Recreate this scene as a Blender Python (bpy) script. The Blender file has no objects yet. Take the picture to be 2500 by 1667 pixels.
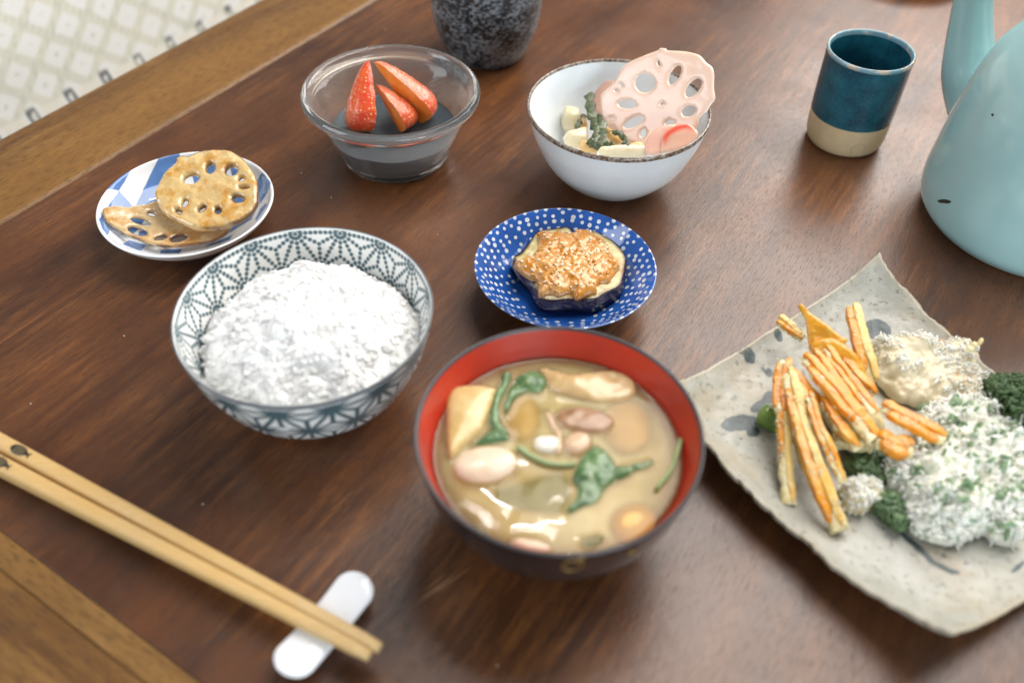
import bpy, bmesh, math, random
import numpy as np
from mathutils import Matrix
from mathutils.geometry import delaunay_2d_cdt

random.seed(7)
RNG = np.random.default_rng(7)
S = bpy.context.scene
COL = S.collection

# ---------------------------------------------------------------- camera, world, lamps
FPX, PITCH, ROLL, CAMZ = 2247.75, math.radians(46.02), math.radians(1.441), 0.37
_c, _s = math.cos(PITCH), math.sin(PITCH)
FW = np.array([0, _c, -_s]); _rt = np.array([1.0, 0, 0]); _up = np.array([0, _s, _c])
RT = math.cos(ROLL) * _rt + math.sin(ROLL) * _up
UP = -math.sin(ROLL) * _rt + math.cos(ROLL) * _up
cam = bpy.data.cameras.new('camera')
cam_ob = bpy.data.objects.new('camera', cam)
COL.objects.link(cam_ob)
cam_ob.matrix_world = Matrix(((RT[0], UP[0], -FW[0], 0), (RT[1], UP[1], -FW[1], 0), (RT[2], UP[2], -FW[2], CAMZ), (0, 0, 0, 1)))
cam.sensor_width = 36.0
cam.lens = FPX / 2500 * 36
cam.clip_start, cam.clip_end = 0.02, 50
cam.dof.use_dof = True
cam.dof.focus_distance = 0.55
cam.dof.aperture_fstop = 4.1
S.camera = cam_ob

W = bpy.data.worlds.new('World'); S.world = W; W.use_nodes = True
W.node_tree.nodes['Background'].inputs[0].default_value = (0.93, 0.96, 1.0, 1)
W.node_tree.nodes['Background'].inputs[1].default_value = 0.26


def area(name, loc, target, sx, sy, power, color):
    l = bpy.data.lights.new(name, 'AREA'); l.shape = 'RECTANGLE'; l.size = sx; l.size_y = sy
    l.energy = power; l.color = color
    o = bpy.data.objects.new(name, l); COL.objects.link(o)
    from mathutils import Vector
    d = Vector(target) - Vector(loc)
    o.rotation_euler = d.to_track_quat('-Z', 'Y').to_euler(); o.location = loc
    return o


area('window_light', (0.66, 1.08, 1.10), (0.08, 0.34, 0), 1.10, 1.75, 46, (1.0, 0.955, 0.90))
area('window_gap_light', (0.02, 1.00, 1.28), (0.04, 0.23, 0.05), 0.14, 0.010, 0.75, (1.0, 0.98, 0.95))
area('side_window_light', (-1.45, 0.05, 0.95), (0, 0.38, 0), 0.8, 0.9, 12, (0.93, 0.97, 1.0))
area('room_window_light', (0.85, -1.30, 0.30), (0.05, 0.42, 0.04), 1.3, 0.7, 28, (0.84, 0.94, 1.0))
S.view_settings.view_transform = 'Standard'
S.view_settings.look = 'None'
S.view_settings.exposure = 0.0
S.view_settings.gamma = 1.0
S.cycles.transparent_max_bounces = 16
S.cycles.transmission_bounces = 12
S.cycles.max_bounces = 14


# ---------------------------------------------------------------- geometry helpers
def at(px, py, z=0.0):
    """point of height z seen at (px, py) of the 2500-wide photograph"""
    px = np.asarray(px, float); py = np.asarray(py, float); z = np.asarray(z, float)
    d = FW + (px[..., None] - 1250) / FPX * RT - (py[..., None] - 833.5) / FPX * UP
    k = (z - CAMZ) / d[..., 2]
    return np.stack([d[..., 0] * k, d[..., 1] * k, np.broadcast_to(z, k.shape)], -1)


def av(x, y, z=0.0):
    return at(np.asarray(x) * 1.06293, np.asarray(y) * 1.06293, z)


def zf(sc, ox, oy):
    """pixels measured in an enlarged crop -> photograph pixels"""
    return lambda pts: [(ox + x / sc, oy + y / sc) for x, y in pts]


Z1 = zf(5.004, 220, 350); Z2 = zf(3.824, 1280, 100); Z3 = zf(4.704, 1140, 490)
Z4 = zf(2.412, 1000, 780); Z5 = zf(2.376, 1780, 700)


def hash3(i, j, k, seed):
    h = (i * 374761393 + j * 668265263 + k * 2147483647 + seed * 974634777) & 0xffffffff
    h = ((h ^ (h >> 13)) * 1274126177) & 0xffffffff
    return ((h ^ (h >> 16)) & 0xffff) / 65535.0


def vnoise(P, scale, seed=0):
    P = np.asarray(P, float) * scale + 1000.5
    I = np.floor(P).astype(np.int64); F = P - I; F = F * F * (3 - 2 * F)
    r = 0
    for a in (0, 1):
        for b in (0, 1):
            for c in (0, 1):
                w = np.where(a, F[:, 0], 1 - F[:, 0]) * np.where(b, F[:, 1], 1 - F[:, 1]) * np.where(c, F[:, 2], 1 - F[:, 2])
                r = r + w * hash3(I[:, 0] + a, I[:, 1] + b, I[:, 2] + c, seed)
    return r * 2 - 1


def fbm(P, scale, seed=0, oct=3, gain=.5):
    r, a = 0, 1.0
    for o in range(oct):
        r = r + a * vnoise(P, scale * 2 ** o, seed + o); a *= gain
    return r


ORG = {}


def tag(o, label=None, cat=None, group=None, kind=None):
    for k, v in (('label', label), ('category', cat), ('group', group), ('kind', kind)):
        if v: o[k] = v
    return o


def thing(name, loc, label, cat, group=None):
    o = bpy.data.objects.new(name, None); o.empty_display_size = .02
    COL.objects.link(o); o.location = loc; ORG[o] = np.array(loc, float)
    return tag(o, label, cat, group)


def mk(name, V, F, mat, parent=None, smooth=True, attrs=None, loc=None):
    """world-space vertices -> ONE mesh object under parent (or top-level at loc)"""
    V = np.asarray(V, float)
    if parent is not None:
        org = ORG[parent]
    else:
        org = np.asarray(loc if loc is not None else (V[:, 0].mean(), V[:, 1].mean(), V[:, 2].min()), float)
    me = bpy.data.meshes.new(name)
    if isinstance(F, np.ndarray):
        n, k = F.shape
        me.vertices.add(len(V)); me.vertices.foreach_set('co', (V - org).astype(np.float32).ravel())
        me.loops.add(n * k); me.loops.foreach_set('vertex_index', F.astype(np.int32).ravel())
        me.polygons.add(n)
        me.polygons.foreach_set('loop_start', np.arange(0, n * k, k, dtype=np.int32))
        me.polygons.foreach_set('loop_total', np.full(n, k, dtype=np.int32))
        me.update(calc_edges=True); me.validate()
    else:
        me.from_pydata([tuple(v) for v in (V - org)], [], F); me.update()
    for k, a in (attrs or {}).items():
        t = me.attributes.new(k, 'FLOAT', 'POINT'); t.data.foreach_set('value', np.asarray(a, np.float32))
    me.polygons.foreach_set('use_smooth', [smooth] * len(me.polygons))
    me.materials.append(mat)
    o = bpy.data.objects.new(name, me); COL.objects.link(o)
    if parent is not None:
        o.parent = parent; ORG[o] = ORG[parent]
    else:
        o.location = org; ORG[o] = org
    return o


def catmull(pts, n):
    P = np.asarray(pts, float)
    Q = np.vstack([2 * P[0] - P[1], P, 2 * P[-1] - P[-2]])
    out = []
    for i in range(len(P) - 1):
        a, b, c, d = Q[i:i + 4]
        for t in np.linspace(0, 1, n, endpoint=False):
            out.append(.5 * (2 * b + (c - a) * t + (2 * a - 5 * b + 4 * c - d) * t * t + (3 * b - a - 3 * c + d) * t ** 3))
    out.append(P[-1])
    return np.array(out)


def lathe(prof, n, c=(0, 0, 0), a0=0.0, a1=2 * math.pi):
    """profile rows (r, z); returns V, F(quads), TH, ROW"""
    prof = np.asarray(prof, float); m = len(prof)
    full = abs(a1 - a0 - 2 * math.pi) < 1e-6
    th = np.linspace(a0, a1, n, endpoint=not full)
    R = prof[:, 0][:, None]; Zc = prof[:, 1][:, None]
    V = np.stack([c[0] + R * np.cos(th), c[1] + R * np.sin(th), c[2] + Zc + 0 * th], -1).reshape(-1, 3)
    i = np.arange(m - 1)[:, None]; j = np.arange(n if full else n - 1)[None]
    j2 = (j + 1) % n
    F = np.stack([i * n + j, i * n + j2, (i + 1) * n + j2, (i + 1) * n + j], -1).reshape(-1, 4)
    TH = np.broadcast_to(th, (m, n)).ravel(); ROW = np.repeat(np.arange(m), n)
    return V, F, TH, ROW


def tube(path, rad, n=12, sq=2.0, flat=1.0, up=(0, 0, 1)):
    P = np.asarray(path, float); m = len(P)
    rad = np.broadcast_to(np.asarray(rad, float), (m,))
    T = np.gradient(P, axis=0); T /= np.linalg.norm(T, axis=1)[:, None] + 1e-12
    B = np.cross(T, np.asarray(up, float)); B /= np.linalg.norm(B, axis=1)[:, None] + 1e-12
    Nn = np.cross(B, T)
    th = np.linspace(0, 2 * math.pi, n, endpoint=False)
    cx = np.sign(np.cos(th)) * np.abs(np.cos(th)) ** (2 / sq); cy = np.sign(np.sin(th)) * np.abs(np.sin(th)) ** (2 / sq)
    V = (P[:, None] + rad[:, None, None] * (cx[None, :, None] * B[:, None] + flat * cy[None, :, None] * Nn[:, None])).reshape(-1, 3)
    F = [(i * n + j, i * n + (j + 1) % n, (i + 1) * n + (j + 1) % n, (i + 1) * n + j) for i in range(m - 1) for j in range(n)]
    F.append(tuple(range(n - 1, -1, -1))); F.append(tuple((m - 1) * n + j for j in range(n)))
    return V, F


def inpoly(P, poly):
    x, y = P[:, 0], P[:, 1]; poly = np.asarray(poly); r = np.zeros(len(P), bool)
    for (x0, y0), (x1, y1) in zip(poly, np.roll(poly, -1, 0)):
        k = ((y0 > y) != (y1 > y)) & (x < (x1 - x0) * (y - y0) / (y1 - y0 + 1e-12) + x0)
        r ^= k
    return r


def dpoly(P, poly):
    poly = np.asarray(poly, float); d = np.full(len(P), 1e9)
    for a, b in zip(poly, np.roll(poly, -1, 0)):
        ab = b - a; t = np.clip(((P - a) @ ab) / (ab @ ab + 1e-12), 0, 1)
        d = np.minimum(d, np.linalg.norm(P - a - t[:, None] * ab, axis=1))
    return d


def smooth_poly(poly, n=5):
    P = np.asarray(poly, float); m = len(P); out = []
    for i in range(m):
        a, b, c, d = P[i - 1], P[i], P[(i + 1) % m], P[(i + 2) % m]
        for t in np.linspace(0, 1, n, endpoint=False):
            out.append(.5 * (2 * b + (c - a) * t + (2 * a - 5 * b + 4 * c - d) * t * t + (3 * b - a - 3 * c + d) * t ** 3))
    return np.array(out)


def ell(cx, cy, rx, ry, ang=0, n=16):
    t = np.linspace(0, 2 * math.pi, n, endpoint=False); a = math.radians(ang)
    x, y = rx * np.cos(t), ry * np.sin(t)
    return np.stack([cx + x * math.cos(a) - y * math.sin(a), cy + x * math.sin(a) + y * math.cos(a)], 1)


def fill(poly, holes, step):
    """2-D triangulation of a polygon with holes: points, triangles, boundary loops, distance to the edge"""
    poly = np.asarray(poly, float)
    lo, hi = poly.min(0), poly.max(0)
    gx, gy = np.meshgrid(np.arange(lo[0], hi[0], step), np.arange(lo[1], hi[1], step * .866))
    gx = gx + (np.arange(gx.shape[0]) % 2)[:, None] * step * .5
    G = np.stack([gx.ravel(), gy.ravel()], 1); G = G + RNG.uniform(-.12, .12, G.shape) * step
    ok = inpoly(G, poly) & (dpoly(G, poly) > step * .6)
    for h in holes: ok &= ~inpoly(G, h) & (dpoly(G, h) > step * .6)
    pts = [tuple(p) for p in poly]; edges = [(i, (i + 1) % len(poly)) for i in range(len(poly))]
    for h in holes:
        b = len(pts); pts += [tuple(p) for p in h]; edges += [(b + i, b + (i + 1) % len(h)) for i in range(len(h))]
    pts += [tuple(p) for p in G[ok]]
    v, _e, f, *_r = delaunay_2d_cdt(pts, edges, [], 0, 1e-7)
    v = np.array([tuple(q) for q in v]); f = np.array([tuple(q) for q in f if len(q) == 3])
    c = v[f].mean(1); k = inpoly(c, poly)
    for h in holes: k &= ~inpoly(c, h)
    f = f[k]
    a, b, c = v[f[:, 0]], v[f[:, 1]], v[f[:, 2]]
    cr = (b[:, 0] - a[:, 0]) * (c[:, 1] - a[:, 1]) - (b[:, 1] - a[:, 1]) * (c[:, 0] - a[:, 0])
    f[cr < 0] = f[cr < 0][:, ::-1]
    cnt = {}
    for t in f:
        for i in range(3): cnt[(t[i], t[(i + 1) % 3])] = 1
    bd = [(i, j) for (i, j) in cnt if (j, i) not in cnt]
    d = dpoly(v, poly)
    for h in holes: d = np.minimum(d, dpoly(v, h))
    return v, f, bd, d


def close2(top, bot, f, bd):
    """two skins with the same triangulation joined along the boundary"""
    n = len(top)
    F = np.vstack([f, f[:, ::-1] + n] + [np.array([[j, i, i + n], [j, i + n, j + n]]) for i, j in bd])
    return np.vstack([top, bot]), F


def pillow(name, poly, z0, h, mat, parent=None, step=6, hb=.002, pw=.5, amp=.0, nsc=150, seed=0, rnd=1.0, holes=(), attrs=None, edge=None, **kw):
    """a soft lump: outline in photograph pixels at height z0, domed up by h and down by hb"""
    v, f, bd, d = fill(poly, list(holes), step)
    dm = edge or d.max(); s = np.clip(d / dm, 0, 1)
    prof = (1 - (1 - s) ** 2) ** pw
    base = at(v[:, 0], v[:, 1], z0)
    top = base.copy(); nz = fbm(base, nsc, seed)
    top[:, 2] += h * prof + amp * nz * np.clip(s * 3, 0, 1)
    # keep the outline where it is seen: move up along the viewing ray only a little
    bot = base.copy(); bot[:, 2] -= hb * prof + .0002
    V, F = close2(top, bot, f[:, ::-1], [(j, i) for i, j in bd])
    at_ = {'edge': np.concatenate([s, s * 0])}
    return mk(name, V, F, mat, parent, attrs=at_, **kw)


def slab(name, poly, holes, ctr, nrm, th, mat, parent=None, step=5, amp=0.0, nsc=200, seed=0, bend=None, **kw):
    """a slice: outline and holes in photograph pixels laid on the plane (ctr, nrm), thickness th"""
    nrm = np.asarray(nrm, float); nrm /= np.linalg.norm(nrm); ctr = np.asarray(ctr, float)
    v, f, bd, d = fill(poly, holes, step)
    D = FW + (v[:, :1] - 1250) / FPX * RT - (v[:, 1:] - 833.5) / FPX * UP
    C = np.array([0, 0, CAMZ]); k = ((ctr - C) @ nrm) / (D @ nrm)
    P = C + D * k[:, None]
    dd = d / d.max()
    nz = fbm(P, nsc, seed) * amp
    rr = th * .25 * (1 - np.clip(d / (step * 1.6), 0, 1)) ** 2
    off = bend(P) if bend else 0
    top = P + nrm * (th * .5 - rr + nz + off)[:, None]
    bot = P - nrm * (th * .5 - rr - off)[:, None]
    V, F = close2(top, bot, f[:, ::-1], [(j, i) for i, j in bd])
    n = len(P)
    return mk(name, V, F, mat, parent, attrs={'edge': np.concatenate([dd, dd]), 'side': np.concatenate([np.ones(n), np.zeros(n)])}, **kw)


_b = bmesh.new(); bmesh.ops.create_icosphere(_b, subdivisions=1, radius=1)
ICO1 = (np.array([v.co[:] for v in _b.verts]), np.array([[v.index for v in f.verts] for f in _b.faces])); _b.free()
_b = bmesh.new(); bmesh.ops.create_icosphere(_b, subdivisions=2, radius=1)
ICO2 = (np.array([v.co[:] for v in _b.verts]), np.array([[v.index for v in f.verts] for f in _b.faces])); _b.free()
_b = bmesh.new(); bmesh.ops.create_icosphere(_b, subdivisions=4, radius=1)
ICO4 = (np.array([v.co[:] for v in _b.verts]), np.array([[v.index for v in f.verts] for f in _b.faces])); _b.free()


def rand_rot(n, tilt=None):
    q = RNG.normal(size=(n, 4)); q /= np.linalg.norm(q, axis=1)[:, None]
    w, x, y, z = q.T
    return np.stack([np.stack([1 - 2 * (y * y + z * z), 2 * (x * y - z * w), 2 * (x * z + y * w)], -1),
                     np.stack([2 * (x * y + z * w), 1 - 2 * (x * x + z * z), 2 * (y * z - x * w)], -1),
                     np.stack([2 * (x * z - y * w), 2 * (y * z + x * w), 1 - 2 * (x * x + y * y)], -1)], 1)


def swarm(P, sizes, ico=ICO1, jit=.0, rots=None):
    """many small lumps as one mesh: centres P, sizes (n,3)"""
    P = np.asarray(P); n = len(P); v, f = ico; m = len(v)
    sizes = np.broadcast_to(np.asarray(sizes, float), (n, 3))
    R = rand_rot(n) if rots is None else rots
    L = v[None] * sizes[:, None]
    if jit: L = L * (1 + RNG.uniform(-jit, jit, (n, m, 1)))
    V = np.einsum('nij,nmj->nmi', R, L) + P[:, None]
    F = f[None] + (np.arange(n) * m)[:, None, None]
    return V.reshape(-1, 3), F.reshape(-1, 3)


def sample_poly(poly, n):
    poly = np.asarray(poly, float); lo, hi = poly.min(0), poly.max(0); out = np.zeros((0, 2))
    while len(out) < n:
        q = RNG.uniform(lo, hi, (n * 2, 2)); out = np.vstack([out, q[inpoly(q, poly)]])
    return out[:n]


# ---------------------------------------------------------------- material helpers
class NT:
    def __init__(self, name):
        m = bpy.data.materials.new(name); m.use_nodes = True; self.m = m
        self.t = m.node_tree; self.b = self.t.nodes['Principled BSDF']; self.out = self.t.nodes['Material Output']

    def n(self, typ, **kw):
        x = self.t.nodes.new(typ)
        for k, v in kw.items(): setattr(x, k, v)
        return x

    def l(self, a, b): self.t.links.new(a, b)

    def inp(self, sock, v):
        if hasattr(v, 'is_output'): self.l(v, sock)
        elif isinstance(v, (tuple, list)): sock.default_value = (*v, 1) if len(v) == 3 and sock.type == 'RGBA' else v
        else: sock.default_value = v

    def co(self, scale=(1, 1, 1), rot=(0, 0, 0)):
        tc = self.n('ShaderNodeTexCoord'); mp = self.n('ShaderNodeMapping')
        mp.inputs['Scale'].default_value = scale; mp.inputs['Rotation'].default_value = rot
        self.l(tc.outputs['Object'], mp.inputs['Vector']); return mp.outputs[0]

    def noise(self, vec, scale, detail=4, rough=.55, dist=0.0):
        x = self.n('ShaderNodeTexNoise'); self.inp(x.inputs['Scale'], scale); x.inputs['Detail'].default_value = detail
        x.inputs['Roughness'].default_value = rough; x.inputs['Distortion'].default_value = dist
        if vec is not None: self.l(vec, x.inputs['Vector'])
        return x.outputs[0]

    def voro(self, vec, scale, feature='F1'):
        x = self.n('ShaderNodeTexVoronoi', feature=feature); x.inputs['Scale'].default_value = scale
        if vec is not None: self.l(vec, x.inputs['Vector'])
        return x

    def attr(self, name):
        x = self.n('ShaderNodeAttribute'); x.attribute_name = name; return x.outputs['Fac']

    def rng(self, v, a, b, c=0.0, d=1.0, smooth=False):
        x = self.n('ShaderNodeMapRange'); x.clamp = True
        if smooth: x.interpolation_type = 'SMOOTHSTEP'
        self.l(v, x.inputs[0])
        for i, q in zip((1, 2, 3, 4), (a, b, c, d)): x.inputs[i].default_value = q
        return x.outputs[0]

    def math(self, op, a, b=0.0):
        x = self.n('ShaderNodeMath', operation=op); self.inp(x.inputs[0], a); self.inp(x.inputs[1], b); return x.outputs[0]

    def mix(self, f, a, b, blend='MIX'):
        x = self.n('ShaderNodeMix', data_type='RGBA', blend_type=blend)
        self.inp(x.inputs[0], f); self.inp(x.inputs[6], a); self.inp(x.inputs[7], b); return x.outputs[2]

    def bump(self, h, dist=.001, strength=1.0, nrm=None):
        x = self.n('ShaderNodeBump'); x.inputs['Strength'].default_value = strength; x.inputs['Distance'].default_value = dist
        self.l(h, x.inputs['Height'])
        if nrm is not None: self.l(nrm, x.inputs['Normal'])
        return x.outputs[0]

    def set(self, **kw):
        names = dict(color='Base Color', rough='Roughness', metal='Metallic', ior='IOR', spec='Specular IOR Level', coat='Coat Weight', coatr='Coat Roughness',
                     sss='Subsurface Weight', sssr='Subsurface Radius', ssss='Subsurface Scale', trans='Transmission Weight', normal='Normal', sheen='Sheen Weight', alpha='Alpha')
        for k, v in kw.items(): self.inp(self.b.inputs[names[k]], v)
        return self.m


def organic(name, c1, c2, rough=.45, scale=250, bump=.0004, sss=.25, radius=(.004, .003, .002), coat=0.0, bscale=None, c3=None, lo=.35, hi=.65, edge=None, detail=4):
    """food: two or three tones by noise, fine relief, a little light inside"""
    t = NT(name); co = t.co()
    f = t.rng(t.noise(co, scale, detail), lo, hi)
    col = t.mix(f, c1, c2)
    if c3: col = t.mix(t.rng(t.noise(co, scale * .45, 3), .55, .68), col, c3)
    if edge: col = t.mix(t.rng(t.attr('edge'), 0.0, edge[1], 1, 0), col, edge[0])
    b = t.bump(t.noise(co, bscale or scale * 2, 4), bump)
    t.b.inputs['Subsurface Radius'].default_value = radius; t.b.inputs['Subsurface Scale'].default_value = 1.0
    return t.set(color=col, rough=rough, normal=b, sss=sss, coat=coat)


def glaze(name, base, layers=(), rough=.12, vary=.12, bump=.00006, coat=0.0, bscale=120, speck=None):
    """fired clay with printed layers [(attribute, colour, softness, strength)]"""
    t = NT(name); co = t.co()
    dark = tuple(x * (1 - vary) for x in base)
    col = t.mix(t.rng(t.noise(co, 60, 4), .35, .65), base, dark)
    for a, c, soft, st in layers:
        fac = t.rng(t.attr(a), -soft, soft, st, 0, True)
        c2 = tuple(x * .72 for x in c)
        cc = t.mix(t.rng(t.noise(co, 90, 4), .35, .65), c, c2)
        col = t.mix(fac, col, cc)
    if speck:
        col = t.mix(t.rng(t.noise(co, speck[1], 2), speck[2], speck[2] + .06), col, speck[0])
    nb = t.bump(t.noise(co, bscale, 3), bump)
    return t.set(color=col, rough=rough, normal=nb, coat=coat)


# ---------------------------------------------------------------- the table
E1 = np.array([.532, .8467]); E1 /= np.linalg.norm(E1); E2 = np.array([E1[1], -E1[0]])
ANG = math.atan2(E1[1], E1[0])


def wood(name, dark, mid, hi, rough, sheen=.5, sc=1.0, seed=0.0, pores=1.0, wear=None):
    t = NT(name)
    co = t.co((1, 1, 1))                                   # object x runs along the grain
    wob = t.n('ShaderNodeMapping'); wob.inputs['Scale'].default_value = (2.2 * sc, 16 * sc, 8); wob.inputs['Location'].default_value = (seed, seed * 1.7, 0)
    t.l(co, wob.inputs[0])
    big = t.noise(wob.outputs[0], 1.6, 5, .6, .25)
    st = t.n('ShaderNodeMapping'); st.inputs['Scale'].default_value = (20 * sc, 230 * sc, 20); t.l(co, st.inputs[0])
    streak = t.noise(st.outputs[0], 1.0, 5, .65)
    fi = t.n('ShaderNodeMapping'); fi.inputs['Scale'].default_value = (150 * sc, 1100 * sc, 60); t.l(co, fi.inputs[0])
    fine = t.noise(fi.outputs[0], 1.0, 3, .6)
    blot = t.noise(co, 14 * sc, 4, .6)
    col = t.mix(t.rng(big, .32, .62), dark, mid)
    hf = t.math('MULTIPLY', t.rng(streak, .42, .78), t.rng(blot, .40, .66))
    col = t.mix(hf, col, hi)
    col = t.mix(t.rng(fine, .50, .70, 0, 1.25 * pores), col, tuple(x * .35 for x in dark))
    if wear: col = t.mix(t.rng(t.noise(co, 30, 5), .55, .8, 0, .5), col, wear)
    h = t.math('ADD', t.math('MULTIPLY', fine, .7), streak)
    gr = t.noise(co, 900, 2, .5)
    nb = t.bump(t.math('ADD', h, t.math('MULTIPLY', gr, .35)), .00028 * pores, .8)
    rg = t.math('ADD', t.rng(t.noise(co, 20, 4), .3, .7, rough - .05, rough + .06), t.math('MULTIPLY', t.rng(fine, .5, .75), .18))
    return t.set(color=col, rough=rg, normal=nb, spec=sheen)


m_top = wood('dark_oiled_wood', (.042, .0148, .0066), (.118, .041, .0130), (.27, .103, .027), .31, .55, pores=.5, wear=(.10, .044, .022))
m_rail = wood('golden_oiled_wood', (.10, .042, .010), (.21, .098, .022), (.29, .15, .040), .40, .4, sc=.8, seed=3.0, pores=.6)
m_bevel = wood('worn_edge_wood', (.13, .060, .016), (.24, .12, .032), (.32, .18, .06), .45, .3, sc=.8, seed=5.0, pores=.6)


def board(name, a0, a1, b0, b1, z0, z1, mat, parent, bev=.003, along=0, wob=0.0):
    """a bevelled plank spanned along E1 (a) and E2 (b); its own x axis runs along the grain"""
    bm = bmesh.new()
    if along == 0: la, lb = a1 - a0, b1 - b0
    else: la, lb = b1 - b0, a1 - a0
    bmesh.ops.create_cube(bm, size=1)
    for v in bm.verts: v.co = (v.co.x * la, v.co.y * lb, v.co.z * (z1 - z0))
    bmesh.ops.bevel(bm, geom=bm.edges[:], offset=bev, segments=3, affect='EDGES', profile=.5)
    me = bpy.data.meshes.new(name); bm.to_mesh(me); bm.free(); me.materials.append(mat)
    for p in me.polygons: p.use_smooth = False
    o = bpy.data.objects.new(name, me); COL.objects.link(o)
    ca, cb = (a0 + a1) / 2, (b0 + b1) / 2
    p = ca * E1 + cb * E2
    o.parent = parent; o.location = (p[0] - ORG[parent][0], p[1] - ORG[parent][1], (z0 + z1) / 2 - ORG[parent][2])
    o.rotation_euler = (0, 0, ANG + (0 if along == 0 else -math.pi / 2)); ORG[o] = ORG[parent]
    return o


pi_ = np.array([-.3228, .4479]); BIN = float(pi_ @ E2)            # inner line of the far-left rail
pl_ = np.array([-.2336, .2274]); AIN = float(pl_ @ E1)            # inner line of the near-left rail
table = thing('dining_table', (0, .4, -.04), 'dark brown wooden table with lighter golden edge rails under all the dishes', 'table')
board('tabletop', AIN + .0006, 1.9, BIN + .0006, 1.35, -.03, 0, m_top, table, .0005)
board('edge_rail', AIN - .09, 1.9, BIN - .082, BIN - .0006, -.032, .0008, m_rail, table, .005)
board('edge_rail', AIN - .012, AIN + .0002, BIN, 1.35, -.031, .0006, m_bevel, table, .0005, along=1)
board('edge_rail', AIN - .095, AIN - .0122, BIN, 1.35, -.033, .0004, m_rail, table, .0012, along=1)

m_refl = NT('painted_reflection'); m_refl.set(color=(.26, .13, .065), rough=.45)  # pale strips: bright reflections on the tabletop, painted as colour
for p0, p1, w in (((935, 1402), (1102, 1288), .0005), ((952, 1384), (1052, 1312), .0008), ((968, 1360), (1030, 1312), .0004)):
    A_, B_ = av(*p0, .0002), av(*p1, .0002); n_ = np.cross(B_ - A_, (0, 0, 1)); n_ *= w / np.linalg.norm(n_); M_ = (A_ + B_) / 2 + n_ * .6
    mk('reflection_streak', [A_, M_ - n_, B_, M_ + n_], [(0, 1, 2, 3)], m_refl.m, table, False)

floor_m = organic('floor_matting', (.20, .17, .10), (.26, .22, .14), .7, 40, .0004, 0)
fl = mk('floor', [(-4, -2, -.42), (4, -2, -.42), (4, 6, -.42), (-4, 6, -.42)], [(0, 1, 2, 3)], floor_m, None, False, loc=(0, 0, -.42))
tag(fl, kind='structure')


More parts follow.
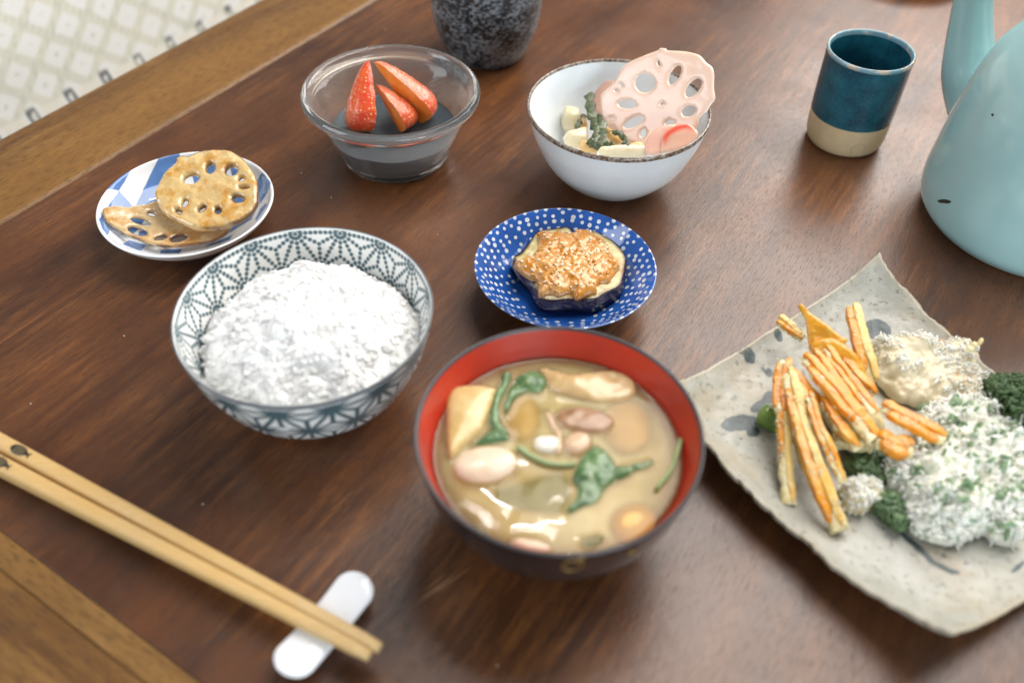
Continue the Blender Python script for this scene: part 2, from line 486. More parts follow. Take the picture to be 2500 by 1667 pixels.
# ---------------------------------------------------------------- cushion beyond the far-left rail
def build_cushion():
    d = at(266, 149, 0) - np.array([0, 0, CAMZ]); d /= np.linalg.norm(d)
    P0 = np.array([0, 0, CAMZ]) + d * .98
    sx = np.array([E1[0], E1[1], 0]); nz = -d - (-d @ sx) * sx; nz /= np.linalg.norm(nz)
    ty = np.cross(nz, sx)                                          # up the slope

    def onp(px, py):
        D = FW + (px - 1250) / FPX * RT - (py - 833.5) / FPX * UP; C = np.array([0, 0, CAMZ])
        X = C + D * (((P0 - C) @ nz) / (D @ nz)) - P0; return np.array([X @ sx, X @ ty])
    c0 = onp(99.7, 36.9); cu = onp(164.8, 61.8) - c0; cv = onp(71.6, 110.6) - c0
    Mi = np.linalg.inv(np.stack([cu, cv], 1))
    dk = onp(82.4, 286.2); dk2 = onp(492.2, 69.4)
    ns, nt = 330, 190
    s = np.linspace(-.55, .75, ns); t = np.linspace(-.42, .33, nt)
    SS, TT = np.meshgrid(s, t); q = np.stack([SS.ravel(), TT.ravel()], 1)
    L = (q - c0) @ Mi.T
    fr = L - np.round(L); wob = vnoise(np.c_[q, q[:, :1] * 0], 160, 3) * .03
    sq = np.maximum(np.abs(fr[:, 0]), np.abs(fr[:, 1])) - .345 + wob
    ang = np.arctan2(fr[:, 1], fr[:, 0]); pet = np.hypot(fr[:, 0], fr[:, 1]) - (.09 + .035 * np.cos(4 * ang))
    g = L + .5; gf = g - np.round(g)
    line = np.minimum(np.abs(np.abs(gf[:, 0]) - .085), np.abs(np.abs(gf[:, 1]) - .085)) - .022 + wob
    ax = (dk2 - dk) / 5.0
    k = ((q - dk) @ ax) / (ax @ ax); perp = np.abs((q[:, 0] - dk[0]) * ax[1] - (q[:, 1] - dk[1]) * ax[0]) / (ax @ ax)
    kk = k - np.round(k); side = ((q[:, 1] - dk[1]) * ax[0] - (q[:, 0] - dk[0]) * ax[1]) / (ax @ ax)
    rr = np.maximum(np.abs(kk) * 1.5, np.abs(side)) * 1.0
    dark = np.abs(rr - .14) - .055 + wob * .9
    k3 = k - np.floor(k) - .5
    pale = np.maximum(np.abs(k3) - .30, np.abs(side + .12) - .22)
    e = np.clip(np.minimum.reduce([q[:, 0] + .55, .75 - q[:, 0], q[:, 1] + .42, .33 - q[:, 1]]) / .14, 0, 1)
    bul = .07 * (np.sqrt(1 - (1 - e) ** 2) - 1) + .004 * vnoise(np.c_[q, q[:, :1] * 0], 9, 5)
    X = P0 + q[:, :1] * sx + q[:, 1:] * ty + bul[:, None] * nz
    Xb = P0 + q[:, :1] * sx + q[:, 1:] * ty + (-.14 - bul[:, None]) * nz
    i = np.arange(nt - 1)[:, None]; j = np.arange(ns - 1)[None]
    F = np.stack([i * ns + j, i * ns + j + 1, (i + 1) * ns + j + 1, (i + 1) * ns + j], -1).reshape(-1, 4)
    m = NT('quilted_cream_cloth'); co = m.co()
    col = m.mix(m.rng(m.noise(co, 25, 3), .35, .65), (.545, .53, .445), (.50, .49, .425))
    for a, c, so, stg in (('line', (.34, .35, .29), .03, .5), ('sq', (.61, .61, .60), .06, .8), ('pet', (.44, .45, .38), .04, .8), ('pale', (.60, .57, .50), .04, .8), ('dark', (.05, .06, .055), .04, .85)):
        col = m.mix(m.rng(m.attr(a), -so, so, stg, 0, True), col, c)
    wv = m.bump(m.noise(co, 700, 2), .0005)
    mat = m.set(color=col, rough=.85, normal=wv, sheen=.2, spec=.2)
    base = thing('cushion', (P0[0], P0[1], -.35), 'cream cloth cushion printed with white squares beyond the table edge', 'cushion')
    mk('printed_cover', X, F, mat, base, attrs=dict(sq=sq, pet=pet, line=line, dark=dark, pale=pale))
    mk('cushion_back', Xb, F[:, ::-1], organic('plain_cream_cloth', (.55, .53, .42), (.6, .58, .47), .85, 60, .0003, 0), base)


build_cushion()

# ---------------------------------------------------------------- vessels
HC = {}


def bowl_profile(outer, inner, n=10):
    return np.vstack([catmull(outer, n), catmull(inner, n)])


# --- rice bowl
RB = np.array([-.1002, .3166, 0]); RBR, RBH = .0622, .061


def tri_sdf(a, b, nd_e, nd_c, dots=True):
    """distance to the lines (or to the dots along them) of a hemp-leaf star lattice with edge length 1"""
    h = math.sqrt(3) / 2
    jj = b / h; ii = a - b / (2 * h)
    u = ii - np.floor(ii); v = jj - np.floor(jj); up = u + v > 1
    x = u + .5 * v; y = v * h
    A = np.where(up[:, None], np.array([1.5, h]), np.array([0, 0])); B = np.where(up[:, None], np.array([.5, h]), np.array([1., 0])); C = np.where(up[:, None], np.array([1., 0]), np.array([.5, h]))
    Gc = (A + B + C) / 3; p = np.stack([x, y], 1); d = np.full(len(a), 9.0)
    for s, e, n in ((A, B, nd_e), (B, C, nd_e), (C, A, nd_e), (A, Gc, nd_c), (B, Gc, nd_c), (C, Gc, nd_c)):
        se = e - s; t = np.clip(((p - s) * se).sum(1) / (se * se).sum(1), 0, 1)
        if dots: t = np.round(t * n) / n
        d = np.minimum(d, np.linalg.norm(p - s - t[:, None] * se, axis=1))
    return d


def build_rice_bowl():
    outer = catmull([(.0205, .0), (.0215, .004), (.034, .0080), (.0475, .0205), (.0565, .0385), (.0606, .0535), (.0616, .0600)], 40)
    rim = catmull([(.0615, .0600), (.0618, .0610), (.0612, .0613), (.0605, .0607)], 4)[1:]
    inner = catmull([(.0605, .0607), (.0580, .0530), (.0520, .0390), (.0415, .0230), (.028, .0115), (.012, .0088), (.0001, .0085)], 32)[1:]
    prof = np.vstack([outer, rim, inner]); n = 1080
    V, F, TH, ROW = lathe(prof, n, RB)
    isin = ROW >= len(outer) + len(rim)
    s = np.concatenate([[0], np.cumsum(np.linalg.norm(np.diff(prof, axis=0), axis=1))])
    srim = s[len(outer) + 1]; ds = (np.abs(s - srim))[ROW]
    N = 16; edge = 2 * math.pi * .0575 / N
    a = TH / (2 * math.pi) * N + .35; b = (ds - .0040) / edge
    ink = np.where(isin, tri_sdf(a, b, 9, 5) - .052, 1.0)
    ink = np.where(ds < .0016, 1.0, ink)
    N2 = 16; e2 = 2 * math.pi * .056 / N2
    lo = np.minimum(tri_sdf(TH / (2 * math.pi) * N2 + .1, (ds - .006) / e2, 9, 5, False) - .052, 1)
    # heavier dark stars at the crossings on the outside
    ink = np.where(~isin & (ds > .0022) & (ds < .055), lo, ink)
    band = (ds - .0016) * 1000 * .5
    faint = vnoise(V, 90, 4)
    m = glaze('blue_print_porcelain', (.80, .81, .80), [('ink', (.024, .088, .118), .020, .94), ('band', (.025, .045, .07), .15, .88)], .10, .05, .00003)
    b_ = thing('rice_bowl', RB, 'white porcelain bowl printed with dark blue dotted stars and full of rice', 'bowl', 'serving bowls on the table')
    mk('bowl_wall', V, F, m, b_, attrs=dict(ink=ink, band=band))
    V, F, *_ = lathe([(.0185, .004), (.0185, .0002), (.0195, 0), (.0208, .0002), (.0216, .0042)], 96, RB)
    mk('foot_ring', V, F, m_white, b_)


m_white = glaze('white_porcelain', (.82, .82, .81), rough=.15, vary=.04)
build_rice_bowl()


def build_rice():
    m = organic('cooked_rice', (.955, .945, .91), (.93, .915, .87), .5, 120, .00004, .6, (.005, .0048, .0042))
    o = thing('cooked_rice', RB + np.array([0, 0, .02]), 'mound of white steamed rice filling the star patterned bowl', 'rice')
    C = RB + np.array([.0012, -.0030, 0])

    def top(x, y):
        r = np.hypot(x, y)
        q = np.stack([x, y, 0 * x], 1)
        lump = fbm(q, 55, 11, 2) * .0032 + np.sqrt(vnoise(q, 62, 5) ** 2 + .01) * .0070 + np.sqrt(vnoise(q, 120, 15) ** 2 + .02) * .0022 + vnoise(q, 300, 4) * .00025
        return .0468 + .0135 * np.clip(1 - (r / .048) ** 2.2, -.5, 1) + lump - .5 * np.clip(r - .0465 + .003 * vnoise(q, 90, 2), 0, 1)
    rr, tt = np.meshgrid(np.linspace(.0001, .0530, 90), np.linspace(0, 2 * math.pi, 240, endpoint=False), indexing='ij')
    R = rr * (1 + .03 * np.sin(3 * tt + 1) + .02 * np.sin(7 * tt))
    x = (R * np.cos(tt)).ravel(); y = (R * np.sin(tt)).ravel()
    V = np.stack([x + C[0], y + C[1], top(x, y)], 1)
    i = np.arange(89)[:, None]; j = np.arange(240)[None]; j2 = (j + 1) % 240
    F = np.stack([i * 240 + j, (i + 1) * 240 + j, (i + 1) * 240 + j2, i * 240 + j2], -1).reshape(-1, 4)
    mk('mound', V, F, m, o)
    n = 1300
    r = .0515 * np.sqrt(RNG.uniform(0, 1, n)); t = RNG.uniform(0, 2 * math.pi, n)
    x, y = r * np.cos(t), r * np.sin(t)
    dz = np.where(RNG.uniform(0, 1, n) < .03, RNG.uniform(-.0003, .0003, n), RNG.uniform(-.00115, -.00078, n))
    P = np.stack([x + C[0], y + C[1], top(x, y) + dz], 1)
    L = RNG.uniform(.0029, .0036, n)
    ya = RNG.uniform(0, 2 * math.pi, n); pi2 = RNG.normal(0, .22, n); cy, sy, cp, sp_ = np.cos(ya), np.sin(ya), np.cos(pi2), np.sin(pi2)
    rot = np.stack([np.stack([cy * cp, -sy, -cy * sp_], -1), np.stack([sy * cp, cy, -sy * sp_], -1), np.stack([sp_, 0 * sy, cp], -1)], 1)
    V, F = swarm(P, np.stack([L, L * .40, L * .36], 1), ICO2, .03, rot)
    tag(mk('grain', V, F, m, o), kind='stuff')


build_rice()

# --- soup bowl
SB = np.array([.0208, .2428, 0]); ZB = .0522


def build_soup_bowl():
    outer = catmull([(.0265, .009), (.036, .0125), (.0485, .026), (.0565, .043), (.0600, .060), (.0606, .0655)], 12)
    inner = catmull([(.0590, .0656), (.0566, .0585), (.0535, .0500), (.046, .033), (.034, .019), (.018, .0145), (.0001, .014)], 12)
    b = thing('soup_bowl', SB, 'black lacquer bowl with red inside and dark rim holding miso soup', 'bowl', 'serving bowls on the table')
    m_blk = NT('dark_lacquer'); co = m_blk.co()
    m_blk.set(color=m_blk.mix(m_blk.rng(m_blk.noise(co, 30, 4), .4, .65), (.012, .009, .010), (.028, .018, .018)), rough=.22, coat=.4, coatr=.1)
    m_red = NT('red_lacquer'); co = m_red.co()
    m_red.set(color=m_red.mix(m_red.rng(m_red.noise(co, 35, 5), .35, .7), (.50, .030, .010), (.36, .022, .012)), rough=.36, coat=.12, coatr=.25, normal=m_red.bump(m_red.noise(co, 250, 2), .00005))
    V, F, *_ = lathe(outer, 160, SB); mk('outer_wall', V, F, m_blk.m, b)
    V, F, *_ = lathe(inner, 160, SB); mk('inner_wall', V, F, m_red.m, b)
    m_rim = NT('worn_dark_rim'); m_rim.set(color=(.05, .045, .05), rough=.35)
    rim = catmull([(.0606, .0652), (.0609, .0660), (.0604, .0667), (.0596, .0664), (.0590, .0654)], 4)
    V, F, *_ = lathe(rim, 160, SB); mk('rim_band', V, F, m_rim.m, b)
    V, F, *_ = lathe(catmull([(.0265, .0095), (.0275, .004), (.0285, .0), (.0255, .0), (.0245, .008)], 5), 96, SB); mk('foot_ring', V, F, m_blk.m, b)
    gold = NT('worn_gold_paint'); gold.set(color=(.36, .22, .07), rough=.4, metal=.5)

    def on_wall(px, py):
        D = FW + (px - 1250) / FPX * RT - (py - 833.5) / FPX * UP; C = np.array([0, 0, CAMZ]); best = None
        for k in np.linspace(.3, .6, 1500):
            X = C + D * k; r = math.hypot(X[0] - SB[0], X[1] - SB[1])
            if .02 < X[2] < .0655 and r < np.interp(X[2], outer[:, 1], outer[:, 0]) + .0003: return X
        return None
    for k, ring in enumerate((ell(1397, 1380, 25, 12, -8, 26), np.array([(1409, 1372), (1414, 1364), (1420, 1360), (1424, 1366)]), np.array([(1532, 1352), (1540, 1346), (1552, 1345), (1560, 1349)]))):
        pts = [on_wall(*q) for q in ring]; pts = [q for q in pts if q is not None]
        if k == 0 and len(pts): pts.append(pts[0])
        if len(pts) > 3:
            V, F = tube(np.array(pts), .0004 if k == 0 else .0006, 6); mk('gold_crest', V, F, gold.m, b)


build_soup_bowl()


def build_soup():
    t = NT('miso_broth'); co = t.co()
    n1 = t.noise(co, 34, 5, .6, .5)
    col = t.mix(t.rng(n1, .36, .64), (.64, .49, .20), (.73, .60, .31))
    col = t.mix(t.rng(t.noise(co, 22, 3), .5, .72, 0, .5), col, (.46, .43, .18))
    col = t.mix(t.rng(t.noise(co, 900, 2), .62, .75, 0, .4), col, (.65, .50, .28))
    tr = t.n('ShaderNodeBsdfTransparent'); tr.inputs[0].default_value = (.95, .80, .52, 1)
    mx = t.n('ShaderNodeMixShader')
    # cloudy miso: more see-through where the settled paste is thin
    # the more broth lies above what is under it, the less of that shows
    dp_ = t.math('SUBTRACT', 1.0, t.math('POWER', 2.718, t.math('MULTIPLY', t.attr('depth'), -40.0)))
    t.l(t.math('MULTIPLY', dp_, t.rng(n1, .3, .7, .82, 1.10)), mx.inputs[0])
    wave = t.bump(t.noise(co, 60, 1), .00016)
    t.set(color=col, rough=.6, spec=0.0)
    gl = t.n('ShaderNodeBsdfGlossy'); gl.inputs['Roughness'].default_value = .03; t.l(wave, gl.inputs['Normal'])
    fr = t.n('ShaderNodeFresnel'); fr.inputs['IOR'].default_value = 1.34; t.l(wave, fr.inputs['Normal'])
    mg = t.n('ShaderNodeMixShader')
    t.l(tr.outputs[0], mx.inputs[1]); t.l(t.b.outputs[0], mx.inputs[2])
    t.l(fr.outputs[0], mg.inputs[0]); t.l(mx.outputs[0], mg.inputs[1]); t.l(gl.outputs[0], mg.inputs[2])
    t.l(mg.outputs[0], t.out.inputs[0])
    o = thing('miso_soup', (SB[0], SB[1], .02), 'cloudy pale yellow miso broth filling the red lined bowl', 'soup')
    polys = []; sunk = []
    m_body = organic('settled_miso', (.52, .37, .14), (.60, .46, .21), .8, 60, .0002, 0)
    V, F, *_ = lathe([(.0001, 0), (.025, .0004), (.0400, .0022)], 96, (SB[0], SB[1], .0262)); mk('sediment', V, F, m_body, o)

    def bit(name, pts, z, h, mat, label, cat, **kw):
        poly = smooth_poly(Z4(pts), kw.pop('sm', 4))
        if z > -.0022: polys.append(poly)
        sunk.append((poly, max(.0009, -z * 2.6)))
        rib = kw.pop('rib', None)
        q = pillow(name, poly, ZB + z, h, mat, None, step=kw.pop('step', 7), **kw)
        me = q.data; X = np.empty(len(me.vertices) * 3, np.float32); me.vertices.foreach_get('co', X); X = X.reshape(-1, 3) + np.array(q.location)
        vd = np.full(len(X), 1.0)
        if rib:
            for k_, ln in enumerate(rib):
                L_ = np.array([at(x, y, ZB + z) for x, y in Z4(ln)])[:, :2]
                for p0, p1 in zip(L_[:-1], L_[1:]):
                    ab = p1 - p0; tt = np.clip(((X[:, :2] - p0) @ ab) / (ab @ ab), 0, 1)
                    vd = np.minimum(vd, np.linalg.norm(X[:, :2] - p0 - tt[:, None] * ab, axis=1) * (1 if k_ == 0 else 1.7))
        me.attributes.new('vein', 'FLOAT', 'POINT').data.foreach_set('value', vd.astype(np.float32))
        return tag(q, label, cat)
    pot = organic('simmered_potato', (.58, .41, .15), (.70, .55, .28), .35, 70, .0003, .3, coat=.25)
    dum = organic('pale_dumpling', (.68, .52, .37), (.76, .63, .49), .35, 45, .0002, .4, coat=.2)
    mus = organic('brown_mushroom', (.26, .13, .06), (.40, .23, .12), .34, 120, .0002, .2, coat=.2, edge=((.66, .50, .36), .2))
    mst = organic('pale_mushroom', (.52, .34, .21), (.62, .44, .29), .35, 80, .0002, .3, coat=.2)
    tof = organic('fried_tofu', (.52, .35, .15), (.68, .51, .28), .35, 60, .0004, .3, coat=.4)
    wht = organic('white_tofu', (.84, .78, .68), (.78, .70, .58), .3, 80, .0001, .3, coat=.5)
    pum = organic('yellow_squash', (.66, .36, .05), (.62, .42, .12), .35, 50, .0002, .3, c3=(.68, .30, .02))
    g_ = NT('boiled_greens'); gco = g_.co()
    gc = g_.mix(g_.rng(g_.noise(gco, 130, 4), .35, .65), (.050, .125, .040), (.12, .22, .085))
    gc = g_.mix(g_.rng(g_.noise(gco, 45, 3), .50, .72, 0, .7), gc, (.20, .30, .15))
    gc = g_.mix(g_.rng(g_.attr('vein'), .0001, .0007, .8, 0, True), gc, (.30, .38, .18))
    g_.b.inputs['Subsurface Radius'].default_value = (.002, .003, .001); g_.b.inputs['Subsurface Scale'].default_value = 1
    grn = g_.set(color=gc, rough=.34, sss=.2, coat=.25, coatr=.15, normal=g_.bump(g_.noise(gco, 260, 4), .0008))
    stm = organic('pale_green_stem', (.16, .27, .08), (.27, .34, .13), .35, 120, .0003, .2, coat=.2)
    dgr = organic('submerged_greens', (.07, .15, .07), (.12, .21, .10), .5, 90, .0005, .1)
    bit('potato_chunk', [(222, 440), (330, 398), (508, 412), (500, 470), (455, 590), (420, 670), (330, 745), (236, 830), (214, 700)], -.0005, .0042, pot, 'pale yellow potato chunk at the left side of the soup', 'potato', pw=.35, hb=.012, amp=.0005, nsc=90)
    bit('white_dumpling', ell(445, 875, 205, 125, -8, 14), -.0026, .0052, dum, 'pinkish white oval dumpling floating below the potato in the soup', 'dumpling', hb=.01, amp=.0008, nsc=60)
    bit('fried_tofu', [(768, 295), (850, 300), (950, 330), (1110, 312), (1240, 312), (1325, 375), (1305, 470), (1120, 500), (950, 470), (840, 430), (800, 360)], -.0006, .0036, tof, 'tan folded fried tofu at the far side of the soup', 'tofu', amp=.0016, nsc=80, hb=.006, pw=.35)
    bit('brown_mushroom', ell(1030, 600, 178, 82, 6, 14), -.0004, .0020, mus, 'brown mushroom cap with pale edge in the middle of the soup', 'mushroom', hb=.006, pw=.35, amp=.0004)
    bit('pale_mushroom', ell(985, 742, 95, 78, -20, 12), -.0018, .0034, mst, 'pale pinkish mushroom stem below the brown cap in the soup', 'mushroom', hb=.006)
    bit('mushroom_slice', [(800, 540), (840, 560), (870, 640), (900, 660), (895, 800), (850, 780), (860, 690), (815, 620)], -.0004, .0016, mst, 'thin curved mushroom slice beside the brown cap', 'mushroom', hb=.003)
    bit('tofu_cube', [(735, 705), (800, 690), (875, 700), (880, 770), (820, 795), (735, 770)], -.0004, .0028, wht, 'small white tofu cube in the middle of the soup', 'tofu', hb=.006, pw=.3)
    bit('potato_piece', ell(665, 585, 110, 150, 5, 14), -.0034, .0026, pot, 'round yellow potato piece under the broth beside the stem', 'potato', hb=.005)
    bit('mushroom_piece', ell(1270, 640, 150, 170, -20, 14), -.0034, .0026, mst, 'cream mushroom piece under the broth right of the brown cap', 'mushroom', hb=.005)
    bit('squash_piece', ell(1310, 1195, 140, 115, -20, 14), -.0026, .0026, pum, 'yellow orange squash piece at the near side of the soup', 'squash', hb=.006)
    bit('radish_piece', ell(720, 1335, 130, 42, 12, 12), -.001, .0022, dum, 'pinkish radish piece at the near rim of the soup', 'radish', hb=.003)
    bit('green_fleck', [(1030, 1290), (1120, 1265), (1150, 1300), (1090, 1345), (1025, 1335)], -.0012, .0012, grn, 'small green leaf fleck at the near rim of the soup', 'leaf')
    bit('spinach_leaf', [(965, 900), (1000, 830), (1055, 765), (1110, 748), (1165, 788), (1208, 850), (1222, 900), (1200, 965), (1150, 1010), (1122, 1062), (1085, 1092), (1020, 1112), (945, 1150), (925, 1118), (975, 1060), (985, 1000), (955, 950)], .0, .0028, grn, 'bright green spinach leaf floating near the middle of the soup', 'leaf', amp=.0020, nsc=150, hb=.001, sm=3, rib=[[(1110, 760), (1080, 860), (1060, 960), (1000, 1080)], [(1080, 860), (1180, 860)], [(1070, 920), (1180, 950)], [(1075, 880), (1000, 880)], [(1060, 960), (985, 990)]])
    bit('spinach_leaf', [(1195, 880), (1300, 852), (1432, 826), (1412, 878), (1330, 905), (1290, 935), (1190, 965)], -.0006, .0022, grn, 'narrow green spinach leaf pointing right beside the bright one', 'leaf', amp=.0014, nsc=180, hb=.001, sm=3, rib=[[(1200, 925), (1300, 890), (1420, 845)]])
    bit('spinach_leaf', [(572, 440), (600, 372), (660, 322), (740, 302), (800, 345), (806, 400), (760, 445), (690, 440), (622, 474), (575, 560), (548, 520)], -.0006, .0024, grn, 'dark green spinach leaf at the far side beside the tofu', 'leaf', amp=.0016, nsc=170, hb=.001, sm=3, rib=[[(560, 530), (610, 430), (700, 370), (790, 370)], [(640, 405), (650, 340)], [(690, 375), (720, 430)]])
    bit('spinach_leaf', [(545, 322), (604, 330), (570, 430), (530, 520), (545, 620), (585, 680), (530, 706), (474, 664), (462, 570), (488, 450), (520, 390)], -.0006, .0024, grn, 'long limp green leaf draped down the right side of the potato', 'leaf', amp=.0014, nsc=170, hb=.001, sm=3, rib=[[(575, 330), (530, 430), (500, 540), (520, 690)]])
    bit('spinach_leaf', [(360, 745), (430, 690), (470, 655), (560, 670), (585, 715), (520, 735), (440, 745)], .0, .0020, grn, 'short green leaf between the potato and the dumpling', 'leaf', amp=.0008, nsc=180, hb=.001)
    bit('spinach_leaf', [(490, 1010), (640, 960), (900, 900), (960, 1050), (900, 1140), (760, 1140), (560, 1100)], -.0036, .0012, dgr, 'dim green leaf sunk under the broth below the spinach', 'leaf', amp=.0010, nsc=120, hb=.001)

    def stem(pts, r, mat, label, z=.0012):
        q = catmull([at(x, y, ZB + z) for x, y in Z4(pts)], 8)
        V, F = tube(q, np.linspace(r, r * .75, len(q)), 10)
        return tag(mk('spinach_stalk', V, F, mat, None), label, 'stem')
    stem([(640, 750), (710, 800), (800, 842), (900, 856), (975, 850)], .0014, grn, 'dark green stem leading to the middle spinach leaf')
    stem([(1596, 706), (1570, 800), (1530, 900), (1450, 1000)], .0012, stm, 'thin pale green stem at the right side of the soup')

    # broth: one sheet that climbs a little against everything that floats in it and against the bowl
    v, f, bd, d = fill(ell(0, 0, .0537, .0537, 0, 220), [], .00062)
    B = np.c_[v + SB[:2], np.full(len(v), ZB)]
    X = B - np.array([0, 0, CAMZ]); dp = X @ FW; px = np.c_[1250 + FPX * (X @ RT) / dp, 833.5 - FPX * (X @ UP) / dp]
    up = .0005 * np.exp(-np.clip(.0537 - np.hypot(v[:, 0], v[:, 1]), 0, 1) / .0009)
    for pl in polys: up = np.maximum(up, .00055 * np.exp(-(dpoly(px, pl) / 7.0)))
    B[:, 2] += up + .00022 * fbm(B, 55, 9, 2)
    rr = np.hypot(v[:, 0], v[:, 1])
    inner = np.array([(.0001, .014), (.018, .0145), (.034, .019), (.046, .033), (.0535, .0500), (.0566, .0585)])
    dep = np.clip(np.minimum(ZB - np.interp(rr, inner[:, 0], inner[:, 1]), ZB - .026 + 1.5 * np.clip(rr - .040, 0, 1)), .0004, 1)
    for pl, dz in sunk:
        sd = np.where(inpoly(px, pl), -1, 1) * dpoly(px, pl); w_ = np.clip(.5 - sd / 26, 0, 1); w_ = w_ * w_ * (3 - 2 * w_)
        dep = np.minimum(dep, dep * (1 - w_) + dz * w_)
    mk('broth', B, f, t.m, o, attrs=dict(depth=dep))


build_soup()

# --- blue dotted dish with aubergine
BD = np.array([.0292, .3957, 0])


def build_blue_dish():
    outer = catmull([(.021, .0), (.0235, .0015), (.036, .0085), (.0470, .0185), (.0512, .0232)], 14)
    rim = catmull([(.0512, .0232), (.0518, .0240), (.0511, .0243)], 4)[1:]
    inner = catmull([(.0511, .0243), (.0470, .0205), (.0380, .0120), (.0280, .0060), (.0140, .0042), (.0001, .0040)], 22)[1:]
    prof = np.vstack([outer, rim, inner]); V, F, TH, ROW = lathe(prof, 480, BD)
    isin = ROW >= len(outer)
    s = np.concatenate([[0], np.cumsum(np.linalg.norm(np.diff(prof, axis=0), axis=1))]); srim = s[len(outer) + 1]
    ds = (s - srim)[ROW]
    d = np.full(len(V), 1.0)
    rings = [(.0010, 46), (.0052, 54), (.0090, 52), (.0130, 48), (.0172, 42), (.0214, 36), (.0256, 30), (.0300, 24)]
    for k, (sr, nn) in enumerate(rings):
        for i in range(nn):
            if RNG.uniform() < .07: continue
            th = (i + .5 * (k % 2)) / nn * 2 * math.pi + RNG.normal() * .010
            sd = sr + RNG.normal() * .0005
            rr = np.interp(sd, np.abs((s - srim)[len(outer):]), prof[len(outer):, 0])
            dt = (TH - th + math.pi) % (2 * math.pi) - math.pi
            rad = RNG.uniform(.0010, .0013)
            q = np.hypot(dt * rr * RNG.uniform(.85, 1.1), (ds - sd) * RNG.uniform(.85, 1.1)) - rad
            d = np.minimum(d, np.where(isin, q, 1.0))
    # white dashes over the lip, plain white underside
    white = np.where(isin, 1.0, ds + .0022 + .0007 * np.sign(np.sin(TH * 38)))
    lip = np.abs(ds) - .0005
    m = glaze('cobalt_dotted_glaze', (.022, .105, .42), [('dot', (.74, .78, .84), .00022, .95), ('under', (.62, .66, .74), .0003, .9), ('lip', (.55, .66, .80), .0003, .75)], .08, .35, .00005, coat=.3)
    b = thing('dotted_dish', BD, 'small round cobalt blue dish with white dots under the aubergine slice', 'dish')
    mk('dish_wall', V, F, m, b, attrs=dict(dot=d, under=np.where(isin, 1.0, ds + .0026), lip=lip))
    V, F, *_ = lathe([(.018, .002), (.0185, 0), (.0205, 0), (.0212, .002)], 96, BD); mk('foot_ring', V, F, m_white, b)


build_blue_dish()


